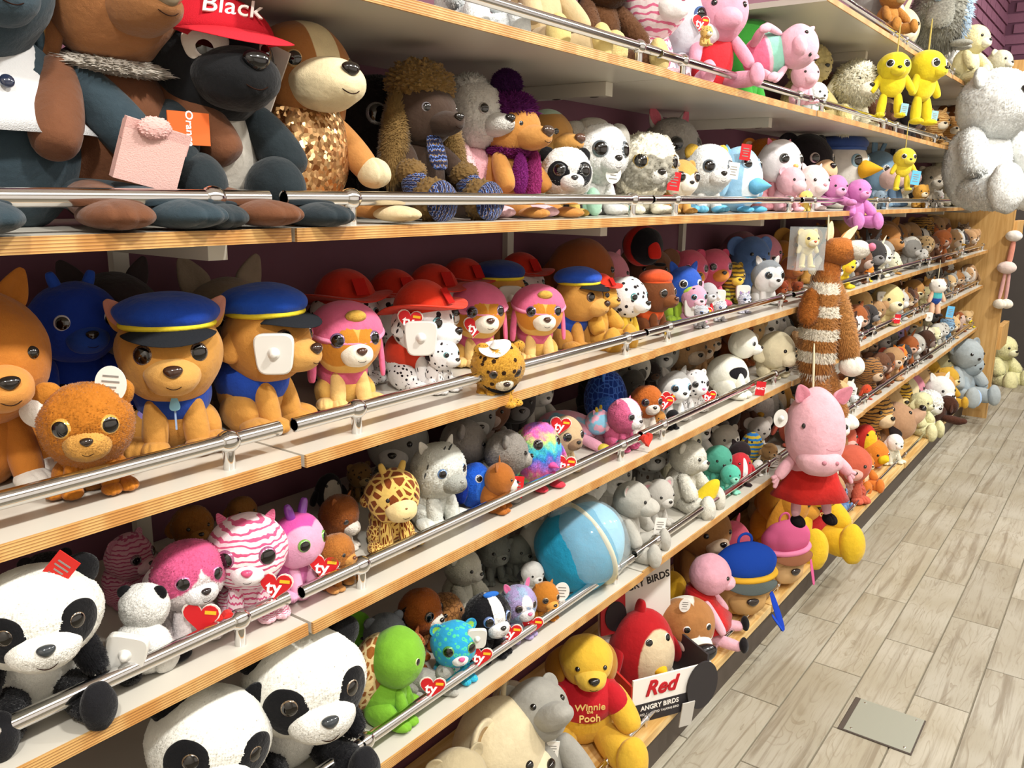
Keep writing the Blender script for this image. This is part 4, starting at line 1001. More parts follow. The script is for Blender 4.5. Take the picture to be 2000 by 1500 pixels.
def pinkpup(desc, px, top, Y, a, **k):
    kk = dict(post='boo', col='#dcae5c', fur='s', eye='#6a4a78', eys=.92, mz='#efe6d4', mzs=1.0, mzl=1.2, nc='#4a2c20', ns=1.1, hs=1.02, eaz=33, ear='f', ec='#dcb056', es=.6, hreg=dict(mk=(.52, -.85, .02), ms=(1.9, .8, 1.5), c2='#c6822c'), lc='#e2bc78'); kk.update(k)
    t = toy('dog', desc, 2, px, top, Y, a, **kk); hood(t, '#d8688c', '#e08aa8'); vest(t, '#cf5f80'); return t
t = pinkpup('honey puppy in pink hood left of red hats', 672, 594, .955, -22)
t.p('forelock', 'fuzz2', plush('f'), '#dcae50', head_pt(t, 4, 48, 1.02), (.1, .06, .06), (40, 0, 0), par=t.head, hd=True)
SPOT = dict(post='boo', col='#e9e7e6', fur='s', eye='#3f9aa0', eys=.8, mz='#f0eeec', mzs=1.05, mzl=1.3, nc='#1d1a1a', ns=1.2, ear='f', ec='#2a2024', es=.8, pat='spots', cp='#2a2226')
t = toy('dog', 'white spotted puppy in large red brimmed hat, side face', 2, 812, 568, .955, 14, **{**SPOT, 'ec': '#dcdad8'}); brimhat(t, '#d83a22'); vest(t, '#d0402a'); collar(t, '#e0b030', .47, .16)
sec_tag(t, head_pt(t, -62, -14, 1.12), s=.028); heart_tag(t, head_pt(t, -80, 12, 1.12), s=.02)
t = toy('dog', 'white spotted puppy bending forward with paw over the rail', 2, 860, 660, .90, -5, **{**SPOT, 'hs': .9})
for px, tp, Y, d in ((668, 548, 1.06, 'puppy with red hat leftmost in the back row'), (762, 545, 1.10, 'puppy with red hat second in the back row'), (838, 535, 1.08, 'puppy with red hat third in the back row'), (1008, 510, 1.12, 'puppy with red hat behind the navy cap'), (898, 522, 1.13, 'puppy with red hat fourth in the back row')):
    t = toy('dog', 'white spotted '+d, 2, px, tp, Y, -12, **{**SPOT, 'bd': .6}); brimhat(t, '#c4311f', k=.95)
t = pinkpup('honey tan puppy without trim behind the spotted leopard cub', 930, 556, 1.0, -30, tagk='ty', tpos=(-.16, -.36, .52))
t = pinkpup('largest honey tan puppy in pink hood, looking at camera', 1048, 560, .94, -38)
t.p('forelock', 'fuzz2', plush('f'), '#dcae50', head_pt(t, 4, 48, 1.02), (.1, .06, .06), (40, 0, 0), par=t.head, hd=True)
t = toy('dog', 'dark tan puppy with navy blue cap at the back', 2, 968, 520, 1.08, -20, **{**TANP, 'bd': .6}); cap(t, '#25397c', vis=False)
sec_tag(t, head_pt(t, -10, -2, 1.15), s=.026)
t = toy('dog', 'tan puppy in blue cap right of pink hooded puppy', 2, 1118, 532, .955, 6, **{**TANP}); cap(t, '#2a55c0'); vest(t, '#24449c'); heart_tag(t, (-.05, -.36, .56), s=.018)
t = toy('leopard', 'spotted leopard cub in black bandana hanging over the rail', 2, 968, 662, .83, -30, bot=792, post='boo', col='#cf9a3a', fur='f', pat='spots', cp='#3a2412', mz='#efe4cc', mzs=.8, eye='#6a4424', eys=.75, ear='r', hs=1.15, ht=(22, 0, 0), nc='#2a1c18')
t.p('bandana', 'ring', FELT, '#1b1a1c', t.HC+Vector((0, -.06, -.10)), (.27, .27, .18), (30, 0, 0), par=t.head, hd=True)
g = t.p('paper_hat', 'brim', PLAS, '#e9e9e6', t.HC+Vector((-.12, -.05, .34)), (.24, .17, .17), (10, -14, 0), hd=True); g['label'] = 'white plastic tag like a small hat'
t.p('hat_top', 'knob', PLAS, '#e9e9e6', t.HC+Vector((-.13, -.05, .36)), (.07, .09, .07), (-90, 0, 0), par=g, hd=True)
t = toy('dog', 'tan puppy with big feet and red hat by rail', 2, 1165, 545, .93, -2, post='teddy', col='#c8963e', mz='#d2a552', mzl=1.3, nc='#4a2a1c', ns=1.1, eye='#5c3a1e', eys=.7, ear='t', es=.8, lim=1.5)
brimhat(t, '#cc3420', k=.9)
t = toy('dog', 'small spotted white puppy with black ears by the brown puppy', 2, 1216, 540, .93, -8, **{**SPOT, 'pat': 'spots', 'bc': '#d8b03a', 'lc': '#d9b23c', 'lpat': False})
t = toy('dog', 'chocolate brown puppy in orange vest and orange cap', 2, 1272, 535, .92, -6, post='boo', col='#6d3f24', fur='s', mz='#7a4a2a', mzl=1.35, nc='#4a2618', ns=1.1, eye='#5a3a22', ear='f', es=.7); vest(t, '#d2572a'); cap(t, '#c8502a', '#c8502a', vis=False, k=.8)
toy('cushion', 'large red and black rounded cushion toy under the third shelf board', 2, 1255, 440, 1.04, 58, bot=520, post='egg', col='#c9261c', eye=None, nc=None, lc='#c9261c', pc='#1a1718', bw=1.35, bd=1.3, hreg=dict(mk=(1.0, 0, 0), ms=(1.3, .6, .7), c2='#17151a'), lbl=1)
for px, tp, Y, sp, c, d, kw in (
    (1338, 488, 1.04, 'owl', '#cc5a72', 'pink owl with ringed eyes, left of its twin', dict(ear='r', ec='#c04a68', mz='#cf8a3a', eye='#d86a9a')),
    (1386, 486, 1.02, 'owl', '#d2607a', 'pink owl with orange chest, right of its twin', dict(ear='r', ec='#c04a68', mz='#d0863a', eye='#d86a9a', tagk='sec', tpos=(-.1, -.45, .2))),
    (1330, 520, .95, 'bird', '#2f56b4', 'blue capped parrot with lime green body', dict(bc='#98b83a', ear='t', mz='#a9c84a', eye='#e8e8e8', tagk='sec', tpos=(.0, -.42, .30))),
    (1352, 556, .91, 'unicorn', '#dca0b8', 'pale pink unicorn with turquoise mane', dict(ear='t', mz='#e8c4d0', eye='#58b0d0', tagk='ty', tpos=(.12, -.4, .3))),
    (1378, 552, .95, 'seal', '#b0aeb2', 'grey seal with smiling face and red collar', dict(mz='#d4d2d4', bead=True, lc='#c4242c')),
    (1424, 512, 1.0, 'bee', '#c9a02e', 'mustard yellow bee with white wing', dict(ear='r', mz='#d8b84a', bead=True, pat='rings', cp='#5a4a2a', lc='#c4cc50', tagk='sec', tpos=(.1, -.45, .3))),
    (1460, 462, 1.06, 'elephant', '#5a78ae', 'steel blue elephant lying against the wall', dict(ear='b', mz='#6484b8', bead=True, bw=1.2)),
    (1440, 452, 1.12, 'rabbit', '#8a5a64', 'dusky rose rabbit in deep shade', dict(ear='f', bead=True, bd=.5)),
    (1405, 588, .87, 'tiger', '#e6e6e8', 'small white tiger cub by the rail, left', dict(pat='tiger', cp='#7a7c86', ear='r', mz='#f4f4f4', eye='#5a8ad0')),
    (1368, 596, .86, 'tiger', '#dcdce0', 'tiny white tiger cub near ty hearts', dict(pat='tiger', cp='#70727c', ear='r', mz='#f4f4f4', eye='#5a8ad0')),
    (1452, 572, .88, 'zebra', '#e2e0ea', 'small zebra with lilac mane by the rail', dict(pat='tiger', cp='#3f4468', ear='t', ec='#b49ac4', mz='#f0eef4', eye='#4a7ac0')),
    (1494, 508, .91, 'dog', '#8a9096', 'grey husky puppy with white mask and pointed ears', dict(ear='t', ei='#c9c4c0', mz='#f2f2f2', hreg=dict(mk=(.3, -.85, -.35), ms=(1.25, .8, 1.0), c2='#f0f0ef'), eye='#5b7484', lc='#eceae8', bc='#d8d6d4', hs=1.1)),
    (1542, 500, .98, 'dog', '#8a4a26', 'chestnut dachshund beside the grey husky', dict(ear='f', mz='#a8683a', bead=True, mzl=1.5)),
    (1520, 470, 1.08, 'tiger', '#a8702c', 'orange cub peeping from the shadows', dict(ear='r', mz='#d8b080', bead=True)),
    (1522, 548, .89, 'monkey', '#8e3f22', 'small reddish brown monkey, left of two, by the rail', dict(ear='b', mz='#c46a44', bead=True)),
    (1556, 550, .89, 'monkey', '#7c3a20', 'small reddish brown monkey, right of two, by the rail', dict(ear='b', mz='#b05a38', bead=True)),
    (1660, 470, .96, 'tiger', '#4a4238', 'dark tabby cat with pale muzzle', dict(pat='tiger', cp='#1d1814', lpat=False, ear='t', mz='#b59a8c', mzs=1.3, eye='#b0904a')),
    (1642, 492, .88, 'chick', '#e2c22e', 'yellow duckling behind striped hanging cat', dict(mz='#e8ac3a', bead=True)),
    (1690, 514, .87, 'duck', '#e0802c', 'orange and yellow duck by the rail', dict(bc='#e4c030', beak='#d89030', bead=True, hs=1.1)),
    (1722, 438, 1.0, 'dog', '#a87442', 'large fawn hound with long snout', dict(ear='f', mz='#b5824e', mzs=1.2, mzl=1.7, bead=True)),
    (1742, 492, .88, 'chick', '#d8d4b8', 'speckled egg shaped chick by the rail', dict(post='egg', pat='dots', cp='#4a4a3a', beak='#d8a040', bead=True, pc='#c08a3a')),
    (1774, 462, .93, 'dog', '#e6e2d8', 'white and brown beagle puppy', dict(pat='spots', cp='#9a6a34', ear='f', ec='#8a5a2c', mz='#f0ece4', bead=True)),
    (1792, 446, 1.03, 'cow', '#2c2826', 'black calf with white blaze', dict(ear='t', mz='#e8e0da', bead=True, hreg=dict(mk=(0, -.9, .4), ms=(3, .7, 1), c2='#ece8e2'))),
    (1800, 486, .90, 'panda', '#e9e7e2', 'black and white panda cub mid bay', dict(ear='r', ec='#1a1a1a', lc='#1e1e1e', mz='#f2f0ec', bead=True)),
    (1826, 476, .91, 'dog', '#eceae4', 'white dog with golden collar', dict(ear='f', mz='#f2f0ec', bead=True)),
    (1846, 462, .94, 'bird', '#dfe6ea', 'white seagull with pale blue head', dict(hc='#7fb4c4', beak='#d8a850', bead=True, post='boo')),
    (1870, 452, .95, 'cat', '#b9b4a8', 'grey cat under a folded price label', dict(ear='t', mz='#d8d4cc', bead=True, tagk='card')),
    (1822, 430, 1.08, 'mouse', '#9a8a6c', 'olive brown mouse at the back', dict(ear='b', bead=True)),
    (1856, 426, 1.10, 'mouse', '#a48a70', 'fawn mouse at the back near end panel', dict(ear='b', bead=True)),
    (1894, 436, 1.0, 'zebra', '#5a4030', 'dark brown striped zebra near end panel', dict(pat='tiger', cp='#c8b8a0', ear='t', bead=True)),
    (1912, 446, .98, 'giraffe', '#c0965a', 'tan giraffe near end panel', dict(ear='t', pat='giraffe', cp='#d8b070', horn='#a07a48', bead=True)),
    (1932, 462, .92, 'bird', '#d8d8d4', 'white stork by the end panel', dict(beak='#c8663a', bead=True, post='boo'))):
    k = dict(post='boo', fur='s', mouth=False); k.update(kw)
    toy(sp, d, 2, px, tp, Y, -34, col=c, **k)

# ================================================================== fifth shelf (r3)
t = toy('panda', 'big panda with open black eye patches cut by left edge', 3, 62, 1110, 0.9, -18, **{**PAN, 'hs': 1.14, 'yt': .835, 'hx': 1.1}); eyepatch(t, '#141416', 34, 2, .36, .46, 34)
card_tag(t, head_pt(t, 48, 62, 1.12), '#c9261f', s=.017, rz=-30, ry=40); 
toy('panda', 'black furred panda cub half hidden behind the big panda', 3, 92, 1075, 1.08, -10, post='boo', col='#241f20', ear='r', fur='f', bead=True, bd=.6)
t = toy('panda', 'white panda seen from behind with black leg and security tag', 3, 280, 1146, 0.875, 128, post='boo', col='#e9e8e2', lc='#19191c', pc='#19191c', fur='f', ear='r', ec='#17171a', mz='#f0efe8', eye='#5a4330', hs=.82, bw=1.45)
t.seg('hind_leg', 'limbf', plush('f'), '#19191c', (.12, .2, .22), (.0, .46, .10), .13)
sec_tag(t, (-.04, .58, .50), s=.024, ry=14)
t = toy('dog', 'white and pink spaniel puppy carrying a red heart', 3, 362, 1050, 1275, -8, post='boo', col='#ece2e2', fur='f', mz='#f2eeee', ear='f', ec='#e8d4d8', es=.9, eye='#c8508c', eys=.95, hreg=dict(mk=(.7, -.2, .65), ms=(1.1, .8, 1.0), c2='#d25a86'), nc='#2a2224')
heart_tag(t, (-.06, -.42, .36), s=.022, txt=''); h_ = t.p('satin_heart', 'heart', plush('s'), '#cf2c26', (.12, -.46, .27), (.12, 1.2, .13), (0, 8, -10))
t = toy('tiger', 'pink and white striped tiger cub with ty heart tag', 3, 486, 996, 1225, -38, post='boo', col='#f2dce2', pat='tiger', cp='#d55a84', ear='t', ec='#e07a9c', es=.6, mz='#f6eef0', mzs=.9, eye='#a04a78', eys=1.05, nc='#d8527c', fur='s', tagk='ty', tpos=(.23, -.36, .40), hs=1.05, mouth=True, hreg=dict(mk=(.2, -1, -.3), ms=(1.6, .9, 1.4), c2='#f7f0f1'))
t = toy('snail', 'magenta bug with glittery purple horns and one green eye showing', 3, 572, 1000, 1180, 8, post='boo', col='#cc4f9c', bc='#d676b0', horn='!#7c3a9c', mz=None, eye='#6cae3c', eys=1.0, nc=None, fur='s', hreg=dict(mk=(.35, -.85, -.1), ms=(1.35, .7, 1.15), c2='#dfa3c0'), tagk='ty', tpos=(.08, -.40, .36), lc='#e2a6c4')
toy('tiger', 'pink striped tiger lying in shadow behind the spaniel', 3, 245, 1040, 1.05, 20, post='boo', col='#d09aa8', pat='tiger', cp='#b04a70', ear='r', mz='#d8b0b8', eye='#703a58', bw=1.2)
toy('dog', 'golden brown dog with dark bead eyes in the shadows', 3, 372, 985, 1.09, -10, post='boo', col='#9a642c', fur='f', ear='f', mz='#b07c3e', bead=True, bd=.7)
toy('dog', 'light brown dog far back right of the golden dog', 3, 470, 968, 1.11, -10, post='boo', col='#a06e38', fur='f', ear='f', mz='#b98a50', bead=True, bd=.5)
t = toy('horse', 'brown pony with white nose bending down', 3, 655, 965, 1095, 12, post='boo', col='#8a4e22', fur='f', mz='#e8e0d4', mzs=1.05, mzl=1.3, ear='t', es=.7, eye='#241812', eys=.6, nc='#c9beb0', ns=.5, lc='#e4ddd2', ht=(18, 0, 0))
t = toy('sloth', 'small brown and white sloth leaning on the rail', 3, 650, 1042, 1190, 16, post='boo', col='#a86a30', fur='f', belly='#ebe6dc', mz='#c9904c', eye='#2a1a12', eys=.5, nc='#6a3a20', ear=None, pc='#c08a50')
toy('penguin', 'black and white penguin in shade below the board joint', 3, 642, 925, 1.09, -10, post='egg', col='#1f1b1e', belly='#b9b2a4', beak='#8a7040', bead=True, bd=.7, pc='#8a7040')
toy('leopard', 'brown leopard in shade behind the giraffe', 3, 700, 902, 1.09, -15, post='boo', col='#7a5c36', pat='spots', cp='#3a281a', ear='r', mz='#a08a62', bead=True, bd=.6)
t = toy('giraffe', 'yellow giraffe with brown patches drooping over the rail', 3, 762, 912, 1085, -22, post='boo', col='#7c3e1a', pat='giraffe', cp='#e0bd68', ear='f', es=.6, ea=70, horn='#d8b45e', mz='#ecd49a', mzs=1.25, eye='#3a2418', eys=.5, nc='#7a4a28', ns=.35, pc='#8a5226', lim=1.15, hs=1.02, mouth=True)
t = toy('tiger', 'pale grey white tiger with blue eyes and grey muzzle', 3, 848, 862, 1042, -8, post='boo', col='#dadcd4', fur='f', ear='t', ec='#e4e2da', es=.8, mz='#a9aba4', mzs=1.0, mzl=1.4, eye='#4a7ab4', eys=.75, nc='#8a8c88', ns=.6, lim=1.2)
for az, el_, w in ((-12, 62, .05), (6, 58, .06), (24, 62, .05), (-62, 20, .05), (-66, 4, .045), (60, 30, .05)): t.p('stripe', 'pill', FELT, '#4a4c4c', head_pt(t, az, el_, 1.0), (.010, .012, w), (30 if el_ > 40 else 0, 12, az), par=t.head, hd=True)
t = toy('fish', 'royal blue fish with navy fin beside the white tiger', 3, 926, 905, 1005, 0, post='egg', col='#1f56c0', belly='#2f6ad0', beak='#c8962c', eye='#e6e6ea', lc='#16308a', pc='#1c4cb0', fur='f')
toy('koala', 'grey furry koala back, left one of the grey pair', 3, 893, 820, 975, 40, post='boo', col='#96908a', fur='f', ear='r', bead=True, mz='#aaa49c', bw=1.25)
toy('koala', 'grey furry koala back, right one of the grey pair', 3, 978, 842, 985, 40, post='boo', col='#8d8780', fur='f', ear='r', bead=True, mz='#a8a29a', bw=1.1, tagk='card', tpos=(.3, -.22, .62))
toy('fox', 'orange brown fox with white chest and red label', 3, 968, 905, 1010, 30, post='boo', col='#a8642a', ear='t', belly='#ece6dc', mz='#ece4da', bead=True, tagk='redp', tpos=(.05, -.4, .5))
t = toy('owl', 'white owl with rainbow feathers and dark eyes', 3, 1048, 826, 985, -14, post='egg', col='#e8e2da', hreg=dict(mk=(.3, -.8, .35), ms=(1.3, .9, 1.6), c2='#ece8e0'), fur='f', pat='rainbow', cp='#fff', eye='#5a4a58', eys=.9, beak='#e05a9a', pc='#cf3a4a', tagk='ty', tpos=(.30, -.34, .34), eaz=36)
toy('dog', 'beige pug with dark ears behind the rainbow owl', 3, 1096, 812, 935, -15, post='boo', col='#c2a884', ear='f', ec='#4a3428', mz='#8a7058', eye='#3a2a20', tagk='ty', tpos=(-.3, -.3, .92))
t = toy('unicorn', 'pink giraffe calf with blue patches and yellow horns', 3, 1132, 795, 905, 8, post='lie', col='#e6a6bc', pat='cloud', cp='#8ac4e0', ear='t', es=.7, horn='#d8bc3c', mz='#ecb4c6', eye=None, nc=None, pc='#e0c850', hs=.85, lpat=False)
t = toy('owl', 'blue owl with scale print lying face down', 3, 1182, 722, 850, 30, post='egg', col='#1d3c90', pat='scales', cp='#4a78d4', eye=None, nc=None, lc='#2f66c0', pc='#d8a030', ear='t', ec='#3a7ccc')
t = toy('dog', 'hot pink and white puppy with red heart on the rail', 3, 1212, 778, 902, -4, post='boo', col='#d5668e', fur='f', mz='#f2eeee', hreg=dict(mk=(0, -.9, .35), ms=(2.2, .7, .9), c2='#f0ecec'), eye='#7a4a6a', eys=.9, ear='t', ec='#e27a9c', es=.6, nc='#2a2426')
t.p('satin_heart', 'heart', plush('s'), '#d23a2a', (.16, -.5, .24), (.13, 1.2, .15), (0, -6, -10))
t = toy('fox', 'orange fox puppy with black ear and white face', 3, 1258, 752, 855, -34, post='boo', col='#b8642a', fur='f', ear='f', ec='#1f1818', es=.7, mz='#eee6da', eye='#4a3444', eys=1.05, lc='#e6ddd2', belly='#efe8de', tagk='ty', tpos=(.3, -.3, .66))
for px, tp, Y, sp, c, d, kw in (
    (1232, 722, 800, 'mouse', '#55534f', 'dark grey mouse above the pink puppy', dict(ear='b', bead=True, mz='#6a6864')),
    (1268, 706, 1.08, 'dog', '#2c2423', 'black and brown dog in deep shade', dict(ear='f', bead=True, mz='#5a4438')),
    (1312, 724, 830, 'dog', '#9a9894', 'grey and white husky with blue eyes lying down', dict(ear='t', mz='#efeeec', hreg=dict(mk=(.25, -.9, -.3), ms=(1.2, .8, 1), c2='#efefec'), eye='#6aa0c0', lc='#ecebe8', tagk='ty', tpos=(-.25, -.3, .5))),
    (1352, 722, 812, 'leopard', '#e6e2e0', 'white snow leopard with black spots and pink nose', dict(pat='spots', cp='#26242a', ear='r', mz='#f2efee', eye='#6a6a70', nc='#e07aa0', tagk='ty', tpos=(.2, -.36, .4))),
    (1366, 770, 806, 'leopard', '#e2dedc', 'tiny spotted leopard cub by the rail', dict(pat='spots', cp='#2a282c', ear='r', mz='#efecea', bead=True)),
    (1284, 802, 848, 'dog', '#b07a3c', 'tiny tan and white puppy on the rail', dict(ear='f', mz='#efe6d8', bead=True, lc='#e8dccc')),
    (1312, 800, 842, 'penguin', '#1c1b1e', 'tiny black penguin by the joint of the boards', dict(post='boo', bead=True, mz='#e8e4dc'))):
    k = dict(post='boo', fur='s', mouth=False); k.update(kw); toy(sp, d, 3, px, tp, Y, -30, col=c, **k)
t = toy('dog', 'large white dog with a black patch on its side', 3, 1432, 645, 785, 12, post='boo', col='#e8e6d8', fur='s', ear='f', es=.7, eye='#8a8f98', eys=.75, mz='#eeece0', mzl=1.3, nc='#1c1a1a', hs=.72, bw=1.55, bd=1.3, hoff=(.16, -.02, 0), lim=1.2, tagk='red', tpos=(.0, -.44, .12), breg=dict(mk=(.62, -.85, .25), ms=(2.2, 1.3, 3.2), c2='#17151a'))
t = toy('dog', 'cream dog lying with creased face and card label', 3, 1508, 648, 755, -10, post='boo', col='#e2d6b4', fur='s', ear='f', mz='#e8dcbc', mzs=1.2, bead=True, hs=1.25, bw=1.1, tagk='card', tpos=(.35, -.38, .2))
toy('seal', 'big dark grey seal pressed against the back', 3, 1528, 618, 1.05, -10, post='egg', col='#3d403e', eye=None, nc=None, bw=1.2)
for px, tp, Y, sp, c, d, kw in (
    (1672, 566, .98, 'dog', '#c8a068', 'honey beige dog beside the striped hanging cat', dict(ear='f', mz='#dcbc88', bead=True)),
    (1728, 556, .90, 'dog', '#dcc890', 'pale cream dog with red printed tag and security tag', dict(ear='f', ec='#c8b078', mz='#ece0bc', bead=True, tagk='red+sec', hs=1.15, mzl=1.3)),
    (1778, 546, .94, 'dog', '#a87a44', 'caramel dog with red printed tag', dict(ear='f', mz='#e4d4a8', bead=True, tagk='red', tpos=(-.1, -.42, .55), hs=1.15)),
    (1800, 560, .90, 'bear', '#d8d0a0', 'pale yellow bear left of the hanging boy doll', dict(ear='r', mz='#e8e2c0', bead=True)),
    (1752, 530, 1.08, 'monkey', '#6a4630', 'brown monkey in shade at back', dict(ear='b', bead=True)),
    (1850, 560, .93, 'lion', '#b8783c', 'shaggy ginger lion right of the hanging doll', dict(fur='f', ear='r', mz='#e0c090', bead=True)),
    (1868, 552, .97, 'duck', '#efe6c8', 'cream duck with orange bill', dict(beak='#d88a34', bead=True, hs=1.1)),
    (1858, 520, 1.08, 'rabbit', '#8c5a3a', 'chestnut rabbit lying at the back', dict(ear='f', bead=True)),
    (1880, 576, .88, 'fox', '#c8702c', 'tiny fox with white tail by the rail', dict(ear='t', mz='#f0e8dc', bead=True)),
    (1896, 540, .96, 'elephant', '#9c9890', 'grey elephant with pale trunk', dict(ear='b', mz='#b0aca4', bead=True)),
    (1914, 524, 1.0, 'dog', '#cfae84', 'fawn dog near the end panel', dict(ear='f', mz='#dcc49c', bead=True)),
    (1922, 548, .92, 'mouse', '#a4a29c', 'light grey mouse near the end panel', dict(ear='b', bead=True)),
    (1898, 512, 1.08, 'badger', '#3a3432', 'black and white badger far back', dict(ear='r', mz='#d8d0c8', bead=True, hreg=dict(mk=(0, -.9, .3), ms=(3, .7, .8), c2='#e0dcd4'))),
    (1938, 520, 1.02, 'monkey', '#5a4438', 'dark brown monkey at the end panel', dict(ear='b', bead=True))):
    k = dict(post='boo', fur='s', mouth=False); k.update(kw); toy(sp, d, 3, px, tp, Y, -40, col=c, **k)

# ================================================================== sixth shelf (r4)
t = toy('panda', 'panda with tilted face partly hidden behind the fifth board', 4, 388, 1362, 0.92, -20, **{**PAN, 'hs': 1.2, 'yt': .855, 'hx': 1.08, 'ht': (0, 14, 0)}); eyepatch(t, '#141416', 34, 2, .36, .46, 34)
t = toy('panda', 'largest panda sitting right of the tilted panda', 4, 563, 1252, 0.91, -20, **{**PAN, 'hs': 1.2, 'bw': 1.1, 'yt': .84, 'hx': 1.08}); eyepatch(t, '#141416', 34, 0, .36, .46, 30)
t = toy('turtle', 'lime green turtle with giraffe print shell facing right', 4, 760, 1228, 1440, 34, post='boo', col='#78b034', fur='s', eye='#c8d890', eys=.6, nc=None, mz=None, lim=.9, hs=.92, bw=.9, tagk='ty', tpos=(.02, -.44, .34))
t.p('shell', 'ball', plush('s', 'giraffe'), '#9a5c28', (0, .22, .52), (.30, .2, .42), (18, 0, 0), props=dict(cp='#e2c890'))
toy('frog', 'bright green frog behind the turtle shell', 4, 688, 1192, 1.05, -15, post='boo', col='#74b832', bead=True, bd=.6)
toy('hedgehog', 'grey hedgehog with lilac and pink chest', 4, 748, 1196, 1330, -20, post='boo', col='#7c8088', fur='f', belly='#b48cc8', mz='#a58ab8', ear='r', bead=True, hreg=dict(mk=(0, -.9, -.3), ms=(1, .8, 1.2), c2='#a88cc4'))
t = toy('dog', 'orange basset with long black ear drooping', 4, 812, 1150, 1300, 10, post='boo', col='#a85a24', ear='f', ec='#1c1618', es=1.4, mz='#e8e0d4', eye='#3a241a', belly='#ece6dc', fur='f')
toy('cat', 'small orange tabby cat below the black eared basset', 4, 800, 1236, 1330, 0, post='boo', col='#b4632a', ear='t', mz='#e6dccf', bead=True, pat='tiger', cp='#6a3416')
toy('owl', 'brown mottled owl behind the blue leopard cub', 4, 866, 1160, 1290, -10, post='egg', col='#9a6a3c', pat='scales', cp='#6a4424', beak='#d8a850', bead=True, fur='f', pc='#b08040')
t = toy('leopard', 'turquoise blue leopard cub with green eyes and ty tag', 4, 884, 1210, 1375, -32, post='boo', col='#2f9fcf', fur='s', pat='leopard', cp='#4fcf9f', ear='r', ec='#2a8ac8', ei='#a8d048', mz='#f0eef0', mzs=.8, eye='#4a9a3a', eys=1.05, nc='#d8528c', belly='#e8eef0', tagk='ty', tpos=(.34, -.30, .46), lim=.9, hs=1.08)
sec_tag(t, head_pt(t, 50, 22, 1.1), s=.018)
toy('cat', 'light grey cat lying beside the green turtle', 4, 840, 1300, 1410, 40, post='lie', col='#a8a69e', fur='f', ear='t', mz='#c8c6be', bead=True, hs=.85)
t = toy('dog', 'black and white border collie with blue bow', 4, 946, 1156, 1310, -16, post='boo', col='#1b1a1d', fur='f', mz='#efecea', mzs=1.1, hreg=dict(mk=(0, -.95, .4), ms=(3.6, .7, .95), c2='#efecea'), ear='f', ec='#1b1a1d', es=.8, eye='#6b86c0', eys=1.05, nc='#1c1a1a', tagk='ty', tpos=(.22, -.34, .42))
t.p('hair_bow', 'ball', FABR, '#2f6ac0', t.HC+Vector((.02, -.05, .33)), (.14, .04, .05), (0, 8, 0), par=t.head, hd=True)
t = toy('cat', 'lilac and blue cat with pink ear and ty tag', 4, 1006, 1142, 1275, -18, post='boo', col='#a798c4', fur='f', pat='cloud', cp='#9ab0cc', lpat=False, ear='t', ec='#8a8c98', ei='#d86a98', mz='#efecee', eye='#5a3a3a', eys=.9, nc='#d8608c', hreg=dict(mk=(0, -1, -.2), ms=(2.6, .9, 1), c2='#efecee'), tagk='ty', tpos=(.1, -.38, .34))
t = toy('dog', 'amber tan chihuahua with white security tag', 4, 1060, 1136, 1225, -20, post='boo', col='#b87428', fur='s', ear='t', es=.6, mz='#d89a48', mzl=1.3, eye='#8a6a3a', eys=.95, nc='#1e1816', tagk='oval', tpos=(.36, -.28, .75), hs=1.1)
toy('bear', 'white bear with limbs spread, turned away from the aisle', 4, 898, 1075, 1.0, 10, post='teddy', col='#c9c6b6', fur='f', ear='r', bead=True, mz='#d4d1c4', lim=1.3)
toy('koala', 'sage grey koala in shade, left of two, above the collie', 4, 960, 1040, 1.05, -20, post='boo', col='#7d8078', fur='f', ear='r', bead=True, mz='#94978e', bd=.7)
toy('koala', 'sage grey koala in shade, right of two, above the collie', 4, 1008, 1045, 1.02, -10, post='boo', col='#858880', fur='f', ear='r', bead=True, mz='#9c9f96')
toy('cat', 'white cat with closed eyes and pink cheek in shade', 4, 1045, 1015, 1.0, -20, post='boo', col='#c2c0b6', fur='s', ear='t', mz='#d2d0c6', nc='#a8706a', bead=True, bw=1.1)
toy('dog', 'small white dog with black eye below the blue ball cushion', 4, 1036, 1096, 1175, -20, post='boo', col='#dcdad4', fur='s', ear='f', ec='#222', mz='#e8e6e0', bead=True)
# blue bagged ball cushion
B = onY(1128, 1108, .885); t = Toy('=ball_cushion', 'large turquoise ball cushion in torn clear bag on the sixth shelf down', .172, Vector((B.x, B.y, ZR[4]+.002)), -40, cat='cushion')
b = t.p('cushion', 'ball', plush('f'), '#2596bd', (0, 0, .5), (.56, .5, .55), props=None)
t.p('pale_panel', 'ball', plush('f'), '#7fc0dc', (.16, .06, .56), (.46, .47, .5))
t.p('plastic_bag', 'ball2', FILM, '#dfe9ec', (.1, -.03, .58), (.55, .54, .54)); t.p('bag_tail', 'cone', FILM, '#dfe9ec', (-.2, .1, .95), (.2, .16, .3), (0, -35, 0))
t.p('trim', 'ring', FABR, '#e2d8b4', (.12, .1, .52), (.5, .5, .25), (0, 70, 20))
t = toy('hippo', 'light grey hippo with five fingered hands and price card', 4, 1225, 942, 0.89, 14, post='teddy', col='#b4b1a8', fur='s', ear='r', ei='#dcb4b4', mz='#bcb9b0', mzs=1.4, mzl=1.2, bead=True, nc=None, bw=1.2, lim=1.15, tagk='card', tpos=(.42, -.36, .28))
toy('cat', 'grey white cat lying under the hippo arm', 4, 1290, 1025, 0.865, -20, post='boo', col='#c9c7c0', fur='s', ear='t', mz='#d6d4ce', bead=True)
toy('mouse', 'pale grey mouse with spiral pink ears above the hippo', 4, 1280, 936, 1040, -20, post='boo', col='#b8b4ac', ear='b', ei='#d8a0a8', bead=True, mz='#c8c4bc')
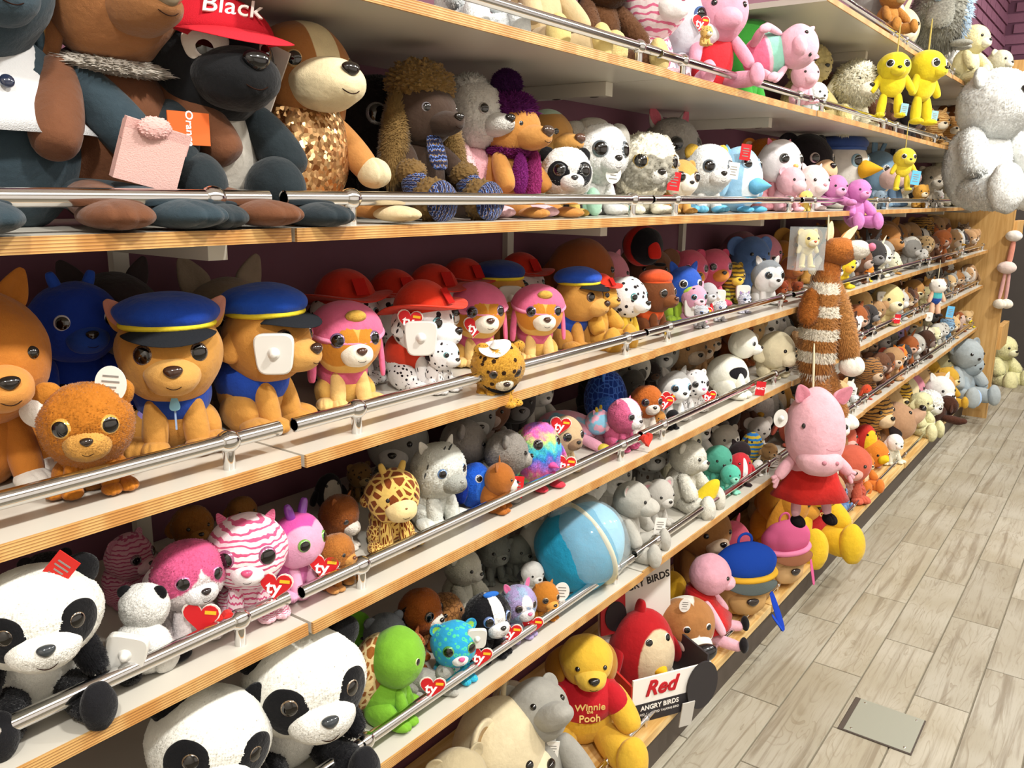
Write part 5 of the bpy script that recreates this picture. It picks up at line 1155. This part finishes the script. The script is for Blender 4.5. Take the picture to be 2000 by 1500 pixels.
toy('duck', 'white goose with orange bill behind the blue ball cushion', 4, 1138, 968, 1080, 0, post='boo', col='#c6c4ba', beak='#c8642c', bead=True)
toy('bear', 'white polar bear standing beside the yellow banana', 4, 1335, 862, 0.915, 6, post='teddy', col='#dcd9cc', fur='f', ear='r', mz='#e4e1d6', bead=True, lim=1.3)
N = onY(1368, 985, .86); t = Toy('=plush_banana', 'yellow smiling banana cushion curving behind the rail of the sixth shelf', .14, N-Vector((0, 0, .07)), -46, cat='cushion')
t.p('fruit', 'ball', plush('s'), '#dcc32c', (0, 0, .5), (.2, .14, .58), (0, 32, 0)); 
for q in (0, .16): t.p('eye', 'pill', EYEB, None, (-.05+q, -.15, .36), .022)
t.p('mouth', 'smile', FELT, '#2a1a14', (.02, -.155, .28), .07)
for px, tp, Y, sp, c, d, kw in (
    (1424, 908, 985, 'turtle', '#58b8a0', 'teal and mint turtle by the rail', dict(bead=True, mz='#8cd4bc', lc='#8fd8c0')),
    (1398, 870, 960, 'frog', '#4f9c86', 'sea green frog behind the teal turtle', dict(bead=True)),
    (1444, 886, 962, 'ladybird', '#c4303a', 'red ladybird with white stripe', dict(post='egg', bead=True, nc=None, hreg=dict(mk=(0, -1, 0), ms=(5, .6, 1.2), c2='#f0ecec'), pc='#2a1a1c')),
    (1442, 862, 930, 'cat', '#2c2224', 'black cat with red flower', dict(ear='t', bead=True, mz='#c8a07c')),
    (1468, 846, 910, 'fish', '#d0b23a', 'yellow and blue striped tropical fish', dict(post='egg', pat='rings', cp='#2f7cc4', bead=True, nc=None)),
    (1478, 898, 940, 'panda', '#efede8', 'tiny white bear with black ears by the rail', dict(ear='r', ec='#222', bead=True, mz='#f4f2ee')),
    (1500, 866, 930, 'dog', '#b08a5c', 'brown beige dog under a price card', dict(ear='f', bead=True, mz='#c8a67c', tagk='card', tpos=(.1, -.42, .35))),
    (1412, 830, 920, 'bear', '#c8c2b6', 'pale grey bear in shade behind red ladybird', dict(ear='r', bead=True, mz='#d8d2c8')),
    (1478, 815, 890, 'elephant', '#b4aca4', 'light grey elephant with drooping ears in back', dict(ear='b', bead=True)),
    (1520, 826, 1.05, 'monkey', '#5a4038', 'dark brown monkey behind the hanging pig', dict(ear='b', bead=True, mz='#b08a78')),
    (1655, 745, .93, 'cat', '#d8d4c8', 'white cat with printed card by the striped tail', dict(ear='t', bead=True, mz='#e4e0d8', tagk='card', tpos=(0, -.44, .55))),
    (1690, 708, .94, 'duck', '#c9cdd0', 'grey white duck with blue collar', dict(beak='#d8c23c', bead=True, belly='#e6e2d6')),
    (1722, 690, 1.0, 'shark', '#8a8f88', 'grey shark toy standing on its tail', dict(post='egg', bead=True, belly='#dcdccc')),
    (1752, 678, .92, 'fox', '#d07a2c', 'bright orange fox with white chest', dict(ear='t', bead=True, mz='#f0e6d8', belly='#f0e8dc')),
    (1692, 752, .87, 'crab', '#c84a2c', 'red orange crab by the rail', dict(post='egg', bead=True, nc=None)),
    (1668, 772, .87, 'seal', '#dfe2e4', 'small white seal by the rail', dict(post='boo', bead=True)),
    (1788, 672, .98, 'dog', '#3a2420', 'dark chocolate dog with black boots', dict(ear='f', bead=True, mz='#6a4434', pc='#1f1f22', lc='#1f1f22')),
    (1820, 640, .92, 'bear', '#d4d0a8', 'cream bear with a long muzzle', dict(ear='r', bead=True, mz='#e2deba', mzl=1.5)),
    (1806, 626, 1.03, 'dog', '#cfc6a4', 'ivory dog with floppy ears at back', dict(ear='f', bead=True, mz='#dcd4b8')),
    (1850, 640, .95, 'cow', '#cfcac0', 'white calf with brown patches', dict(ear='t', bead=True, pat='spots', cp='#7a4a30')),
    (1836, 622, 1.03, 'monkey', '#6c4430', 'brown monkey beside the ivory dog', dict(ear='b', bead=True, mz='#b08a6a')),
    (1874, 634, .94, 'dolphin', '#8a929a', 'grey dolphin with open mouth', dict(post='egg', bead=True, belly='#c4c8cc')),
    (1894, 606, .98, 'penguin', '#8a7a64', 'brown and white penguin near end panel', dict(post='egg', belly='#d8d0bc', bead=True, beak='#c0a050')),
    (1922, 598, .90, 'snake', '#dcc62c', 'bright yellow snake coiled by the end panel', dict(post='lie', bead=True, fur='s')),
    (1908, 620, .90, 'dog', '#2a2628', 'small black dog beside the yellow snake', dict(ear='f', bead=True))):
    k = dict(post='boo', fur='s', mouth=False); k.update(kw); toy(sp, d, 4, px, tp, Y, -38, col=c, **k)

# ================================================================== bottom shelf (base)
toy('bear', 'large cream bear lying at the front left of the', 5, 880, 1436, 0.9, -20, post='boo', col='#b9ab8a', fur='s', ear='r', mz='#d8ccb0', bead=True, bw=1.6, hs=.6, h=.30)
t = toy('bear', 'beige bear with tan ear patch behind the cream bear', 5, 950, 1372, 0.93, 20, post='boo', col='#d4c6a4', fur='s', ear='r', es=1.3, ec='#d8caa8', ei='#9a7a44', mz='#dccfae', bead=True, tagk='card', tpos=(.25, -.4, .55))
toy('dog', 'dark brown dog lying between beige bear and grey rat', 5, 1000, 1400, 1500, 0, post='boo', col='#40302a', ear='f', bead=True, mz='#5a443a')
toy('dog', 'cream white dog behind the grey rat', 5, 990, 1330, 1430, -10, post='boo', col='#c9c0ac', fur='s', ear='f', bead=True, mz='#d2cab8', bd=.7)
t = toy('rat', 'grey rat with rounded snout between beige bear and yellow dog', 5, 1040, 1328, 0.885, -24, post='teddy', col='#9c9a92', fur='s', mz='#a4a29a', mzs=1.2, mzl=2.0, nc=None, bead=True, hs=.82, bw=1.1, lim=1.15, ear='r', ht=(-38, 0, 0), tagk='sec', tpos=(.12, -.48, .2))
t.p('headband', 'ring', FELT, '#c4302c', t.HC+Vector((0, .03, .13)), (.135, .135, .10), (0, 0, 0), par=t.head, hd=True)
t = toy('dog', 'yellow dog in red lettered jumper by boxed bird', 5, 1140, 1240, 0.925, -46, post='teddy', col='#ddb23c', fur='s', ear='f', es=1.7, ea=48, ec='#b07a24', mz='#e0b848', mzs=1.25, mzl=1.2, nc='#1a1512', ns=1.5, bead=True, hs=.84, bw=1.25, lim=1.35)
j = t.p('jumper', 'ball', plush('s'), '#b8202a', (0, .03, .44), (.30, .26, .24)); j['label'] = 'red jumper with yellow lettering'
for q in (-1, 1): t.seg('sleeve', 'limb', plush('s'), '#b8202a', (q*.17, -.03, .56), (q*.28, -.17, .38), .11, par=j)
for s_, z_, k_ in (('Winnie', .485, .085), ('the', .445, .04), ('Pooh', .385, .085)):
    t.text(s_, k_, (0, -.245-.004*abs(.45-z_)*10, z_), (4 if z_ > .45 else -6, 0, 0), '#e8c878', j, bold=.012)
# boxed red bird
bx = onY(1285, 1420, .86); bxz = ZR[5]
BX = Toy('=toy_display_box', 'open white card display box holding the red bird at the front of the bottom shelf', .145, Vector((xat(1272, .24, .885), .885, bxz)), -30, cat='box')
REG.append((5, BX.root.location.x+.02, 1.05, .55))
BX.p('tray_base', 'box', CARD, '#e6e2da', (0, 0, .02), (.78, .62, .02)); 
fr = BX.p('tray_front', 'box', CARD, '#efece6', (0, -.62, .42), (.78, .02, .42))
BX.p('tray_side', 'box', CARD, '#c8332a', (-.78, 0, .36), (.02, .62, .36)); BX.p('tray_side', 'box', CARD, '#3a3638', (.78, 0, .50), (.02, .62, .5))
BX.p('dark_panel', 'box', CARD, '#2e2b2e', (0, -.645, .18), (.78, .006, .18), par=fr)
BX.text('Red', .40, (-.22, -.65, .62), (0, 0, 0), '#b8202a', fr, shear=.3, bold=.02)
BX.text('ANGRY BIRDS', .125, (-.22, -.655, .27), (0, 0, 0), '#f0ece6', fr, bold=.02)
BX.text('RED ANIMATED TALKING BIRD', .058, (-.22, -.655, .15), (0, 0, 0), '#e0dcd6', fr, bold=.01)
BX.p('round_panel', 'oval', CARD, '#353234', (.64, -.68, .46), (.40, .6, .46), (0, 6, 0))
bk = BX.p('back_card', 'box', CARD, '#d8d4cc', (0, .62, 1.25), (.78, .015, 1.25), (-6, 0, 0))
BX.text('ANGRY BIRDS', .19, (.02, .47, 2.02), (-6, -10, 0), '#2a2626', bk, bold=.02)
BX.p('red_corner', 'box', CARD, '#a8242a', (-.55, .52, 1.62), (.26, .012, .5), (-6, 0, 0), par=bk); BX.p('dark_roundel', 'oval', CARD, '#242024', (-.5, .49, 1.45), (.28, .5, .28), (-6, 0, 0), par=bk)
tg = BX.p('price_flap', 'box', CARD, '#c9c6c0', (.35, -.68, -.05), (.13, .01, .26), (8, 0, 0))
t = toy('bird', 'round red bird with yellow beak inside the card box', 5, 1254, 1196, .925, -24, post='egg', col='#b42026', belly='#d9c6a4', beak='#e0b02c', ns=1.3, mzl=.7, eye='#f0eee8', eys=.62, lc='#a81e24', pc='#b42026', eaz=24, eel=10)
t.p('crest', 'limb', plush('s'), '#b42026', (0, .05, 1.12), (.05, .09, .22), (0, 8, 0)); t.p('crest', 'limb', plush('s'), '#b42026', (.02, .12, 1.06), (.04, .07, .18), (-20, 12, 0))
t = toy('dog', 'white terrier with huge black nose and brown eye patch lying down', 5, 1334, 1165, 0.885, -38, post='boo', col='#e4e0d2', fur='s', mz='#e8e4d8', mzs=1.25, mzl=1.5, nc='#17161a', ns=3.0, eye='#f0ece4', eys=.62, eaz=26, eel=22, ear='f', ec='#a06a38', es=.8, hreg=dict(mk=(.5, -.7, .6), ms=(1.6, .8, 1.4), c2='#a87444'), ht=(10, 0, 0), tagk='oval', tpos=(-.16, -.3, 1.02), hs=1.1)
toy('bear', 'mustard yellow bear lying head down above the terrier', 5, 1300, 1118, 1235, 10, post='boo', col='#c89a22', fur='s', ear='r', es=.7, mz='#d2a430', nc='#c8962a', eye=None, bd=.8)
t = toy('pig', 'pink pig in red dress lying with black shoes over the rail', 5, 1374, 1088, 0.9, 20, post='teddy', col='#e2a8b8', lc='#e6b2c0', pc='#1d1a1c', fur='s', mz='#e8b4c2', bead=True, nc=None, hs=.9, lim=.62, breg=dict(mk=(0, 0, 0), ms=(.5, .5, .5), c2='#c42a28'))
t.p('red_dress', 'skirt', plush('s'), '#c4282a', (0, -.06, .18), (.34, .36, .5), (-20, 0, 0))
toy('dog', 'small brown and white dog under the pink pig', 5, 1365, 1258, 1300, -10, post='lie', col='#5a3a2a', ear='f', mz='#e0d8cc', bead=True)
# backpacks
def pack(px, py, Y, a, desc, c0, c1, band, flap, s=.20, nosec=None):
    Y = onZ(px, Y, ZR[5]).y; b = Vector((xat(px, ZR[5]+s*.4, Y), 0, 0)); t = Toy('=child_backpack', desc, s, Vector((b.x, Y, ZR[5])), a, cat='backpack')
    bd = t.p('shell', 'ball', FABR, c0, (0, 0, .48), (.42, .2, .48)); t.p('top_panel', 'ball', FABR, c1, (0, -.02, .72), (.415, .21, .27), par=bd)
    t.p('band', 'ring', FABR, band, (0, -.03, .60), (.36, .20, .2), (10, 0, 0), par=bd); t.p('front_flap', 'visor', FABR, flap, (0, -.18, .56), (.36, .16, .4), (10, 0, 0), par=bd)
    pk = t.p('front_pocket', 'ball', FABR, c0, (0, -.12, .26), (.26, .14, .2), par=bd); t.p('snap', 'nose', GLOSS, '#2b2220', (0, -.27, .3), (.08, .05, .07), par=bd)
    h_ = t.p('carry_loop', 'ring', FABR, c1, (0, .05, .99), (.09, .09, .05), (90, 0, 0)); return t
t = pack(1452, 1120, 1195, -42, 'tan and blue child backpack with yellow band and grey flap on the bottom shelf', '#c29a64', '#1f49ae', '#d8a834', '#525a58', .25)
t.seg('strap', 'limb', FABR, '#1d3fae', (.33, -.10, .34), (.42, -.32, -.10), .055, r2=.014); t.seg('strap', 'limb', FABR, '#2148b8', (.42, -.32, -.10), (.28, -.26, .10), .05, r2=.014)
t = pack(1530, 1085, 1135, -30, 'tan and pink child backpack behind the blue one on the bottom shelf', '#cda878', '#d0608c', '#e084a8', '#8a5a40', .235)
t.seg('strap', 'limb', FABR, '#cf5f90', (.38, -.14, .4), (.42, -.22, .0), .045, r2=.012)
toy('pig', 'pink and red pig squeezed behind the backpacks', 5, 1420, 1020, 1150, -10, post='boo', col='#d8627c', mz='#e094a6', bead=True, ear='t', nc=None)
toy('dog', 'big golden dog with long ear seen from the side', 5, 1515, 935, 0.97, 30, post='boo', col='#c4872c', fur='s', ear='f', es=1.3, mz='#cc9238', mzl=1.5, bead=True, hs=1.1)
t = toy('dog', 'yellow plush dog in red jumper lying with legs over the edge', 5, 1585, 915, 0.875, -36, post='teddy', col='#dcb42c', fur='s', ear='f', es=1.0, ec='#b9862a', mz='#e0bc3c', bead=True, lim=1.75, bw=1.1, pc='#dfb92e', breg=dict(mk=(0, 0, .5), ms=(.7, .7, .85), c2='#b92a30'), hs=1.05)
t.text('Pooh', .11, (.02, -.215, .46), (0, 0, 0), '#e8c878', t.body, bold=.012)
toy('elephant', 'denim blue elephant legs between yellow dog and orange tiger', 5, 1640, 950, 0.89, -20, post='teddy', col='#7294c0', fur='s', ear='b', bead=True, lim=1.3, mz='#86a4cc')
t = toy('tiger', 'orange tiger with thick legs over the edge', 5, 1685, 890, 0.885, -30, post='teddy', col='#d27a34', fur='s', ear='r', mz='#ecd9b0', belly='#efe0b4', bead=True, lim=1.5)
toy('duck', 'clown duck with yellow nose and lilac cheek on the', 5, 1702, 862, .93, -30, bot=925, post='boo', col='#d8802e', beak='#e0bc2c', ns=2.6, bead=True, hs=1.1, lc='#d8b4d0')
toy('bird', 'red hat bird with yellow ball above clown duck on the', 5, 1688, 832, .97, -30, bot=885, post='egg', col='#c0342c', belly='#e0bc2c', bead=True, beak='#e0bc2c')
t = toy('sheep', 'white woolly sheep facing down', 5, 1742, 850, 0.865, -34, post='boo', col='#e6e2cc', fur='w', hfur='s', hc='#f0efe8', mz='#f2f0ea', ear='f', ec='#eeeae0', bead=True, bw=1.35, hs=.85)
t = toy('dog', 'tan dog with black nose tipped up lying on its back', 5, 1738, 790, .95, 20, bot=890, post='boo', col='#b08a6a', fur='s', mz='#c4a084', mzl=1.7, nc='#1a1614', ns=1.8, bead=True, ear='f', ec='#2a2222', ht=(-40, 0, 0))
toy('dog', 'pale yellow cream dog lying with paw hanging forward', 5, 1792, 770, 0.89, -10, post='teddy', col='#e4dfb0', fur='f', ear='f', mz='#ece8c4', bead=True, lim=1.5)
toy('lamb', 'small white lamb beside the pale yellow dog', 5, 1806, 766, .88, -30, bot=832, post='boo', col='#ecebe4', fur='w', mz='#f2f0ea', bead=True, ear='f')
t = toy('dog', 'dark brown furry dog lying with cream muzzle', 5, 1826, 748, 0.85, 50, post='lie', h=.16, col='#4a2c20', fur='f', mz='#e2d8bc', bead=True, ear='f', hs=.9)
toy('dog', 'cream puppy with dark nose near the bottom far end', 5, 1838, 685, 0.97, -30, post='teddy', col='#dcd6a8', fur='s', mz='#e6e0b8', nc='#3a2a20', ns=1.8, ear='f', bead=True, lim=1.4, lbl=1)
toy('elephant', 'grey elephant with blue ears, left of two, far end', 5, 1893, 655, 0.85, -30, post='teddy', col='#a4adb0', fur='s', ear='b', ei='#a8c4e0', bead=True, lim=1.2)
toy('elephant', 'grey elephant with blue feet, right of two, far end', 5, 1914, 672, 0.815, -30, post='teddy', col='#9aa6ac', pc='#a6c2e4', fur='s', ear='b', ei='#a8c4e0', bead=True, lim=1.3)
toy('rabbit', 'pale yellow rabbit with feet sticking into the aisle by the end panel', 5, 1952, 662, 0.8, -28, post='teddy', col='#e8e4ae', fur='f', bot=740, lbl=1, ear='f', mz='#f0ecc4', bead=True, lim=1.5)
k = onY(1902, 765, .78); t = Toy('=ribbon_tag', 'small blue ribbon tag dangling from the bottom board at the far end', .12, k-Vector((0, 0, .06)), -40, cat='tag')
t.seg('ribbon', 'limb', FABR, '#5a8cd4', (0, 0, 1), (-.05, 0, .0), .22, r2=.05); t.seg('ribbon', 'limb', FABR, '#6a9ae0', (.05, 0, 1), (.35, 0, .1), .12, r2=.05)

# ================================================================== hanging toys
# long striped cat
t = toy('cat', 'long shaggy ginger cat with white bands hanging over four shelves', 2, 1600, 408, .74, -38, bot=846, post='boo', col='#b06a30', h=.62, nob=True, nohead=True, lbl=1)
Gc = '#a9713c'
t.seg('body', 'limbs', plush('g', 'bands'), Gc, (0, 0, .80), (-.01, 0, .34), .088, props=dict(cp='#e6dcc8'), r2=.08)
t.seg('neck', 'limbf', plush('f'), '#a8622c', (.03, 0, .90), (0, 0, .72), .055)
hd = t.p('head', 'fuzz', plush('f'), '#b06a30', (.05, -.01, .93), (.085, .08, .065)); t.head = hd
t.p('muzzle', 'fuzz2', plush('s'), '#e9e1d2', (.12, -.05, .94), (.062, .055, .045), par=hd); t.p('nose', 'nose', FELT, '#d87a94', (.175, -.085, .955), .026, (0, 0, 50), par=hd)
ep_ = {**DEFREG, 'c2': '#e6d2ac', 'mk': (0, -.5, .5), 'ms': (1.4, .8, 1.6)}
t.p('ear', 'eart', plush('s', None, True), '#c08a50', (.07, 0, .975), (.03, .03, .11), (0, 48, 0), par=hd, props=ep_)
t.p('ear', 'eart', plush('s', None, True), '#c08a50', (.02, .03, .98), (.03, .03, .09), (0, 5, 0), par=hd, props=ep_)
t.p('eye', 'pill', EYEB, None, (.09, -.08, .955), .010, par=hd)
def shseg(nm, c, a, b, r): return t.seg(nm, 'limbs', plush('g'), c, a, b, r)
shseg('arm', '#b07a44', (.05, -.01, .76), (.14, -.05, .42), .055); t.p('paw', 'paw', plush('f'), '#ece6d8', (.145, -.07, .38), (.06, .06, .06))
shseg('arm', '#b06a2e', (-.06, 0, .74), (-.10, -.03, .60), .045)
shseg('leg', '#a87040', (-.03, 0, .40), (.03, -.02, .14), .062); t.p('foot', 'paw', plush('s'), '#efe8da', (.08, -.06, .07), (.075, .09, .05))
shseg('leg', '#ab733f', (.03, .02, .40), (.14, -.02, .10), .055); t.p('foot', 'paw', plush('s'), '#efe8da', (.17, -.03, .09), (.06, .08, .045))
t.seg('hanging_cord', 'limb', FELT, '#d8d0b0', (0, .02, 1.10), (0, 0, .90), .005)
# pig in red dress
t = toy('pig', 'large pink pig in red dress hanging head down by the sixth shelf', 4, 1584, 752, .71, -42, bot=1008, post='boo', col='#e4aab6', nob=True, nohead=True, lbl=1)
PK = plush('s'); PC = '#e3aeb9'
t.p('body', 'ball', PK, PC, (.02, .02, .42), (.16, .14, .22)); t.p('red_dress', 'skirt', PK, '#bf2823', (.03, .0, .20), (.27, .25, .40))
t.HC, t.HR = Vector((-.03, -.07, .68)), Vector((.19, .20, .29)); t.H = Matrix.Translation(t.HC) @ TRS((0, 0, 0), 1, (-14, 4, 0)) @ Matrix.Translation(-t.HC)
hd = t.p('head', 'ball2', PK, '#e6b0bb', t.HC, t.HR, hd=True); t.head = hd
t.p('snout', 'ball', PK, '#e8b6c0', t.HC+Vector((0, -.06, -.20)), (.155, .13, .10), par=hd, hd=True)
for q in (-1, 1):
    t.p('nostril', 'pill', FELT, '#b87c88', t.HC+Vector((q*.045, -.185, -.205)), (.016, .012, .014), par=hd, hd=True)
    t.p('eye', 'pill', EYEB, None, t.HC+Vector((q*.155, -.115, .03)), (.013, .013, .018), par=hd, hd=True)
    t.p('ear', 'eart', plush('s', None, True), '#dea2b0', t.HC+Vector((q*.12, -.06, .20)), (.075, .06, .13), (30, q*34, q*10), par=hd, hd=True, props={**DEFREG, 'c2': '#cf8494', 'mk': (0, -.5, .5), 'ms': (1.4, .8, 1.6)})
    t.seg('arm', 'limb', PK, PC, (q*.13, -.02, .50), (q*.27, -.06, .36), .042)
    for k_ in (-1, 0, 1): t.seg('finger', 'limb', PK, PC, (q*.255, -.055, .375), (q*(.30+.012*k_), -.065, .325+.035*k_), .016)
    t.seg('leg', 'limb', PK, PC, (q*.10+.02, 0, .28), (q*.12+.03, -.03, .06), .034); t.p('shoe', 'paw', FELT, '#221d20', (q*.12+.04, -.05, .03), (.042, .07, .045))
t.p('smile_stitch', 'smile', FELT, '#b06a78', t.HC+Vector((.02, -.19, -.12)), (.05, .03, .03), par=hd, hd=True)
sec_tag(t, t.HC+Vector((-.27, -.02, .10)), s=.027, kind='oval')
t.seg('hanging_cord', 'limb', FELT, '#d8d0b0', (-.03, .04, 1.25), (-.03, 0, .94), .008)
# lion in clear bag
t = toy('lion', 'small cream lion cub in a clear bag hanging left of the ginger cat', 2, 1576, 448, .76, -38, bot=522, post='hang', col='#dccb92', mz='#ece2c0', hs=1.55, bw=1.25, ear='r', es=1.1, eye='#5a4a28', eys=.7, nc='#c05a3c', ns=1.1, lim=1.1, lbl=1)
t.p('bag', 'box', FILM, '#eef2f2', (0, 0, .5), (.42, .2, .56)); t.p('paw_print', 'oval', FELT, '#4a3424', (.03, -.125, .55), (.05, .2, .05))
# boy doll keyring
t = toy('doll', 'small doll in teal shirt and blue shorts hanging in the fifth shelf', 3, 1828, 546, .78, -40, bot=615, post='hang', col='#eae4da', lc='#e0b496', pc='#2a2a2e', breg=dict(mk=(0, 0, .7), ms=(.6, .6, .85), c2='#4fb0b4', nk=(0, 0, -.9), ns=(.6, .6, 1.2), c3='#274a9c'), hs=1.15, bead=True, nc=None, ear='r', es=.8, lbl=1, fur='s')
card_tag(t, (.42, -.1, .12), '#62aedc', s=.028); sec_tag(t, (-.25, -.12, .0), s=.022); t.seg('hanging_cord', 'limb', FELT, '#d8d0b0', (0, 0, 1.5), (0, 0, 1.), .01)
# pink long-legged toy on the end panel
t = toy('flamingo', 'thin pink flamingo with long legs hanging on the end panel', 3, 1955, 452, .66, -40, bot=606, post='boo', col='#d8a49c', nob=True, nohead=True, lbl=1)
q_ = onX(1957, 606, XE-.02); t.root.location = q_; t.p('hook', 'pill', METW, None, (.06, .10, .93), (.02, .14, .02), (0, 0, -30))
hd = t.p('head', 'ball', plush('s'), '#e6e0d8', (.02, 0, .95), (.10, .09, .07)); t.seg('neck', 'limb', plush('s'), '#d8907c', (.03, 0, .93), (0, 0, .58), .035)
t.p('body', 'ball', plush('f'), '#dcc8c0', (-.02, 0, .55), (.12, .1, .08)); 
for q in (-1, 1): t.seg('leg', 'limb', plush('s'), '#d2a09a', (q*.03, 0, .52), (q*.05-.02, 0, .14), .024); t.p('foot', 'paw', plush('s'), '#e6dccb', (q*.05-.02, -.02, .08), (.07, .09, .07))

# ================================================================== the packed rows behind and between, toy by toy
PAL = {'tawny brown': '#9a6c3c', 'chocolate': '#51362a', 'ivory': '#ddd6c0', 'ash grey': '#8d8b86', 'snow white': '#e6e5df', 'sandy': '#c9a878', 'russet': '#96542c', 'charcoal': '#373434',
       'honey': '#c08f48', 'cream': '#ddcfa6', 'slate grey': '#6d737a', 'fawn': '#b08a62', 'cocoa': '#6e4a36', 'pale grey': '#b9b6ae', 'rose pink': '#cf8698', 'sky blue': '#7fa8c8', 'olive': '#8a8250', 'coral': '#c8604a', 'mustard': '#c49a34', 'lilac': '#a592bc'}
KIN = {'bear': dict(ear='r', post='teddy'), 'dog': dict(ear='f', mzl=1.3), 'cat': dict(ear='t'), 'rabbit': dict(ear='l', es=.7), 'mouse': dict(ear='b'), 'fox': dict(ear='t', mzl=1.4), 'koala': dict(ear='b', fur='f'),
       'seal': dict(), 'monkey': dict(ear='b', es=.7), 'pig': dict(ear='t', es=.7, nc=None), 'elephant': dict(ear='b'), 'lamb': dict(ear='f', es=.6, fur='w', hfur='s'), 'penguin': dict(post='egg', beak='#c99a3c'), 'cow': dict(ear='f', es=.6, pat='spots', cp='#4a3a32'), 'tiger': dict(ear='r', pat='tiger', cp='#4a3a32'), 'owl': dict(post='egg', beak='#c99a3c', fur='f')}
used = set()
def light(h, k):
    r = [int(h[i:i+2], 16) for i in (1, 3, 5)]; return '#%02x%02x%02x' % tuple(int(v+(255-v)*k) for v in r)
def fill(row, x0, x1, Y, h0, h1, where, cols, kins, step=.62, a0=-45, raise_=0.):
    x = x0
    while x < x1:
        h = rng.uniform(h0, h1); xc = x+h*.34; y = Y+rng.uniform(-.015, .015)
        if not any(r == row and abs(X-xc) < (H+h)*.30 and abs(YY-y) < .10 for r, X, YY, H in REG):
            b = max(0, next((i for i in range(7) if JX[i+1] > xc), 6))
            for _ in range(60):
                c, k = rng.choice(cols), rng.choice(kins)
                if (c, k, row, b) not in used: break
            used.add((c, k, row, b)); kw = dict(KIN[k])
            if c in ('charcoal', 'chocolate') and k not in ('cow',): kw.setdefault('mz', light(PAL[c], .35))
            if kw.get('post') == 'egg': kw['belly'] = light(PAL[c], .6)
            else: kw.setdefault('mz', light(PAL[c], .45))
            if rng.random() < .3 and 'belly' not in kw and kw.get('pat') is None: kw['belly'] = light(PAL[c], .5)
            P = Vector((xc, y, ZR[row]+raise_)); q = P-Vector((0, 0, CAMZ+0.)); q.z += h*.5
            px = 1000+FPX*q.dot(AX_R)/q.dot(AX_F)
            lab = '%s toy %s %s of the %s shelf%s, %s bay' % (c, k, where, ORD[row], '' if row == 5 else ' down', BAY[b])
            t = toy(k, lab, row, px, 0, y, a0+rng.uniform(-22, 30), h=h, col=PAL[c], bead=True, mouth=False, lbl=1, lim=1.1, hs=rng.uniform(.95, 1.15), **kw)
            t.root.location.x = xc; t.root.location.z = ZR[row]+raise_
        x += h*step
E_ = ['tawny brown', 'chocolate', 'ivory', 'ash grey', 'snow white', 'sandy', 'russet', 'charcoal', 'fawn', 'cocoa', 'pale grey', 'honey']
G_ = ['ash grey', 'pale grey', 'slate grey', 'snow white', 'charcoal', 'ivory']
B_ = ['honey', 'mustard', 'fawn', 'cream', 'tawny brown', 'coral', 'rose pink', 'sandy']
ALLK = ['bear', 'dog', 'cat', 'rabbit', 'mouse', 'fox', 'koala', 'monkey', 'pig', 'elephant', 'lamb', 'cow', 'tiger', 'owl', 'seal', 'penguin']
fill(2, 3.0, 6.2, .885, .12, .16, 'in the front row', E_, ALLK)
fill(2, 2.9, 6.2, 1.04, .18, .23, 'in the back row', E_[:2]+E_[6:], ALLK)
fill(3, 2.75, 6.2, .885, .10, .14, 'in the front row', E_, ALLK)
fill(3, 2.6, 6.2, 1.04, .15, .19, 'in the back row', E_, ALLK)
fill(4, 2.62, 6.2, .885, .12, .16, 'in the front row', E_+['coral', 'sky blue'], ALLK)
fill(4, 2.0, 6.2, 1.04, .17, .22, 'in the back row', E_+['lilac'], ALLK)
fill(4, .95, 2.0, 1.07, .15, .19, 'in the back row', G_, ['bear', 'cat', 'koala', 'mouse', 'elephant', 'dog'])
fill(3, .75, 2.5, 1.08, .13, .17, 'in the back row', ['cocoa', 'ash grey', 'tawny brown', 'pale grey', 'fawn', 'charcoal'], ALLK)
fill(5, 1.25, 6.15, 1.05, .26, .34, 'in the back row', B_, ['bear', 'dog', 'cat', 'rabbit', 'fox', 'tiger', 'elephant'])
fill(5, 2.9, 6.15, .90, .20, .26, 'in the front row', B_+['snow white', 'ivory'], ['bear', 'dog', 'rabbit', 'lamb', 'fox'])
fill(1, 3.2, 6.2, 1.05, .16, .20, 'in the back row', ['charcoal', 'pale grey', 'cream', 'slate grey', 'ivory', 'sandy'], ALLK)
fill(0, 3.3, 6.2, 1.05, .17, .22, 'in the back row', ['chocolate', 'cream', 'sandy', 'cocoa', 'russet', 'ivory'], ['bear', 'dog', 'cat', 'lamb', 'monkey'])
fill(-1, 3.5, 6.2, .97, .20, .26, 'on top', ['cream', 'ivory', 'honey', 'ash grey', 'snow white'], ['bear', 'dog', 'rabbit', 'lamb'])
fill(2, 1.55, 2.9, 1.08, .18, .22, 'in the back row', ['cocoa', 'charcoal', 'rose pink', 'russet'], ALLK)
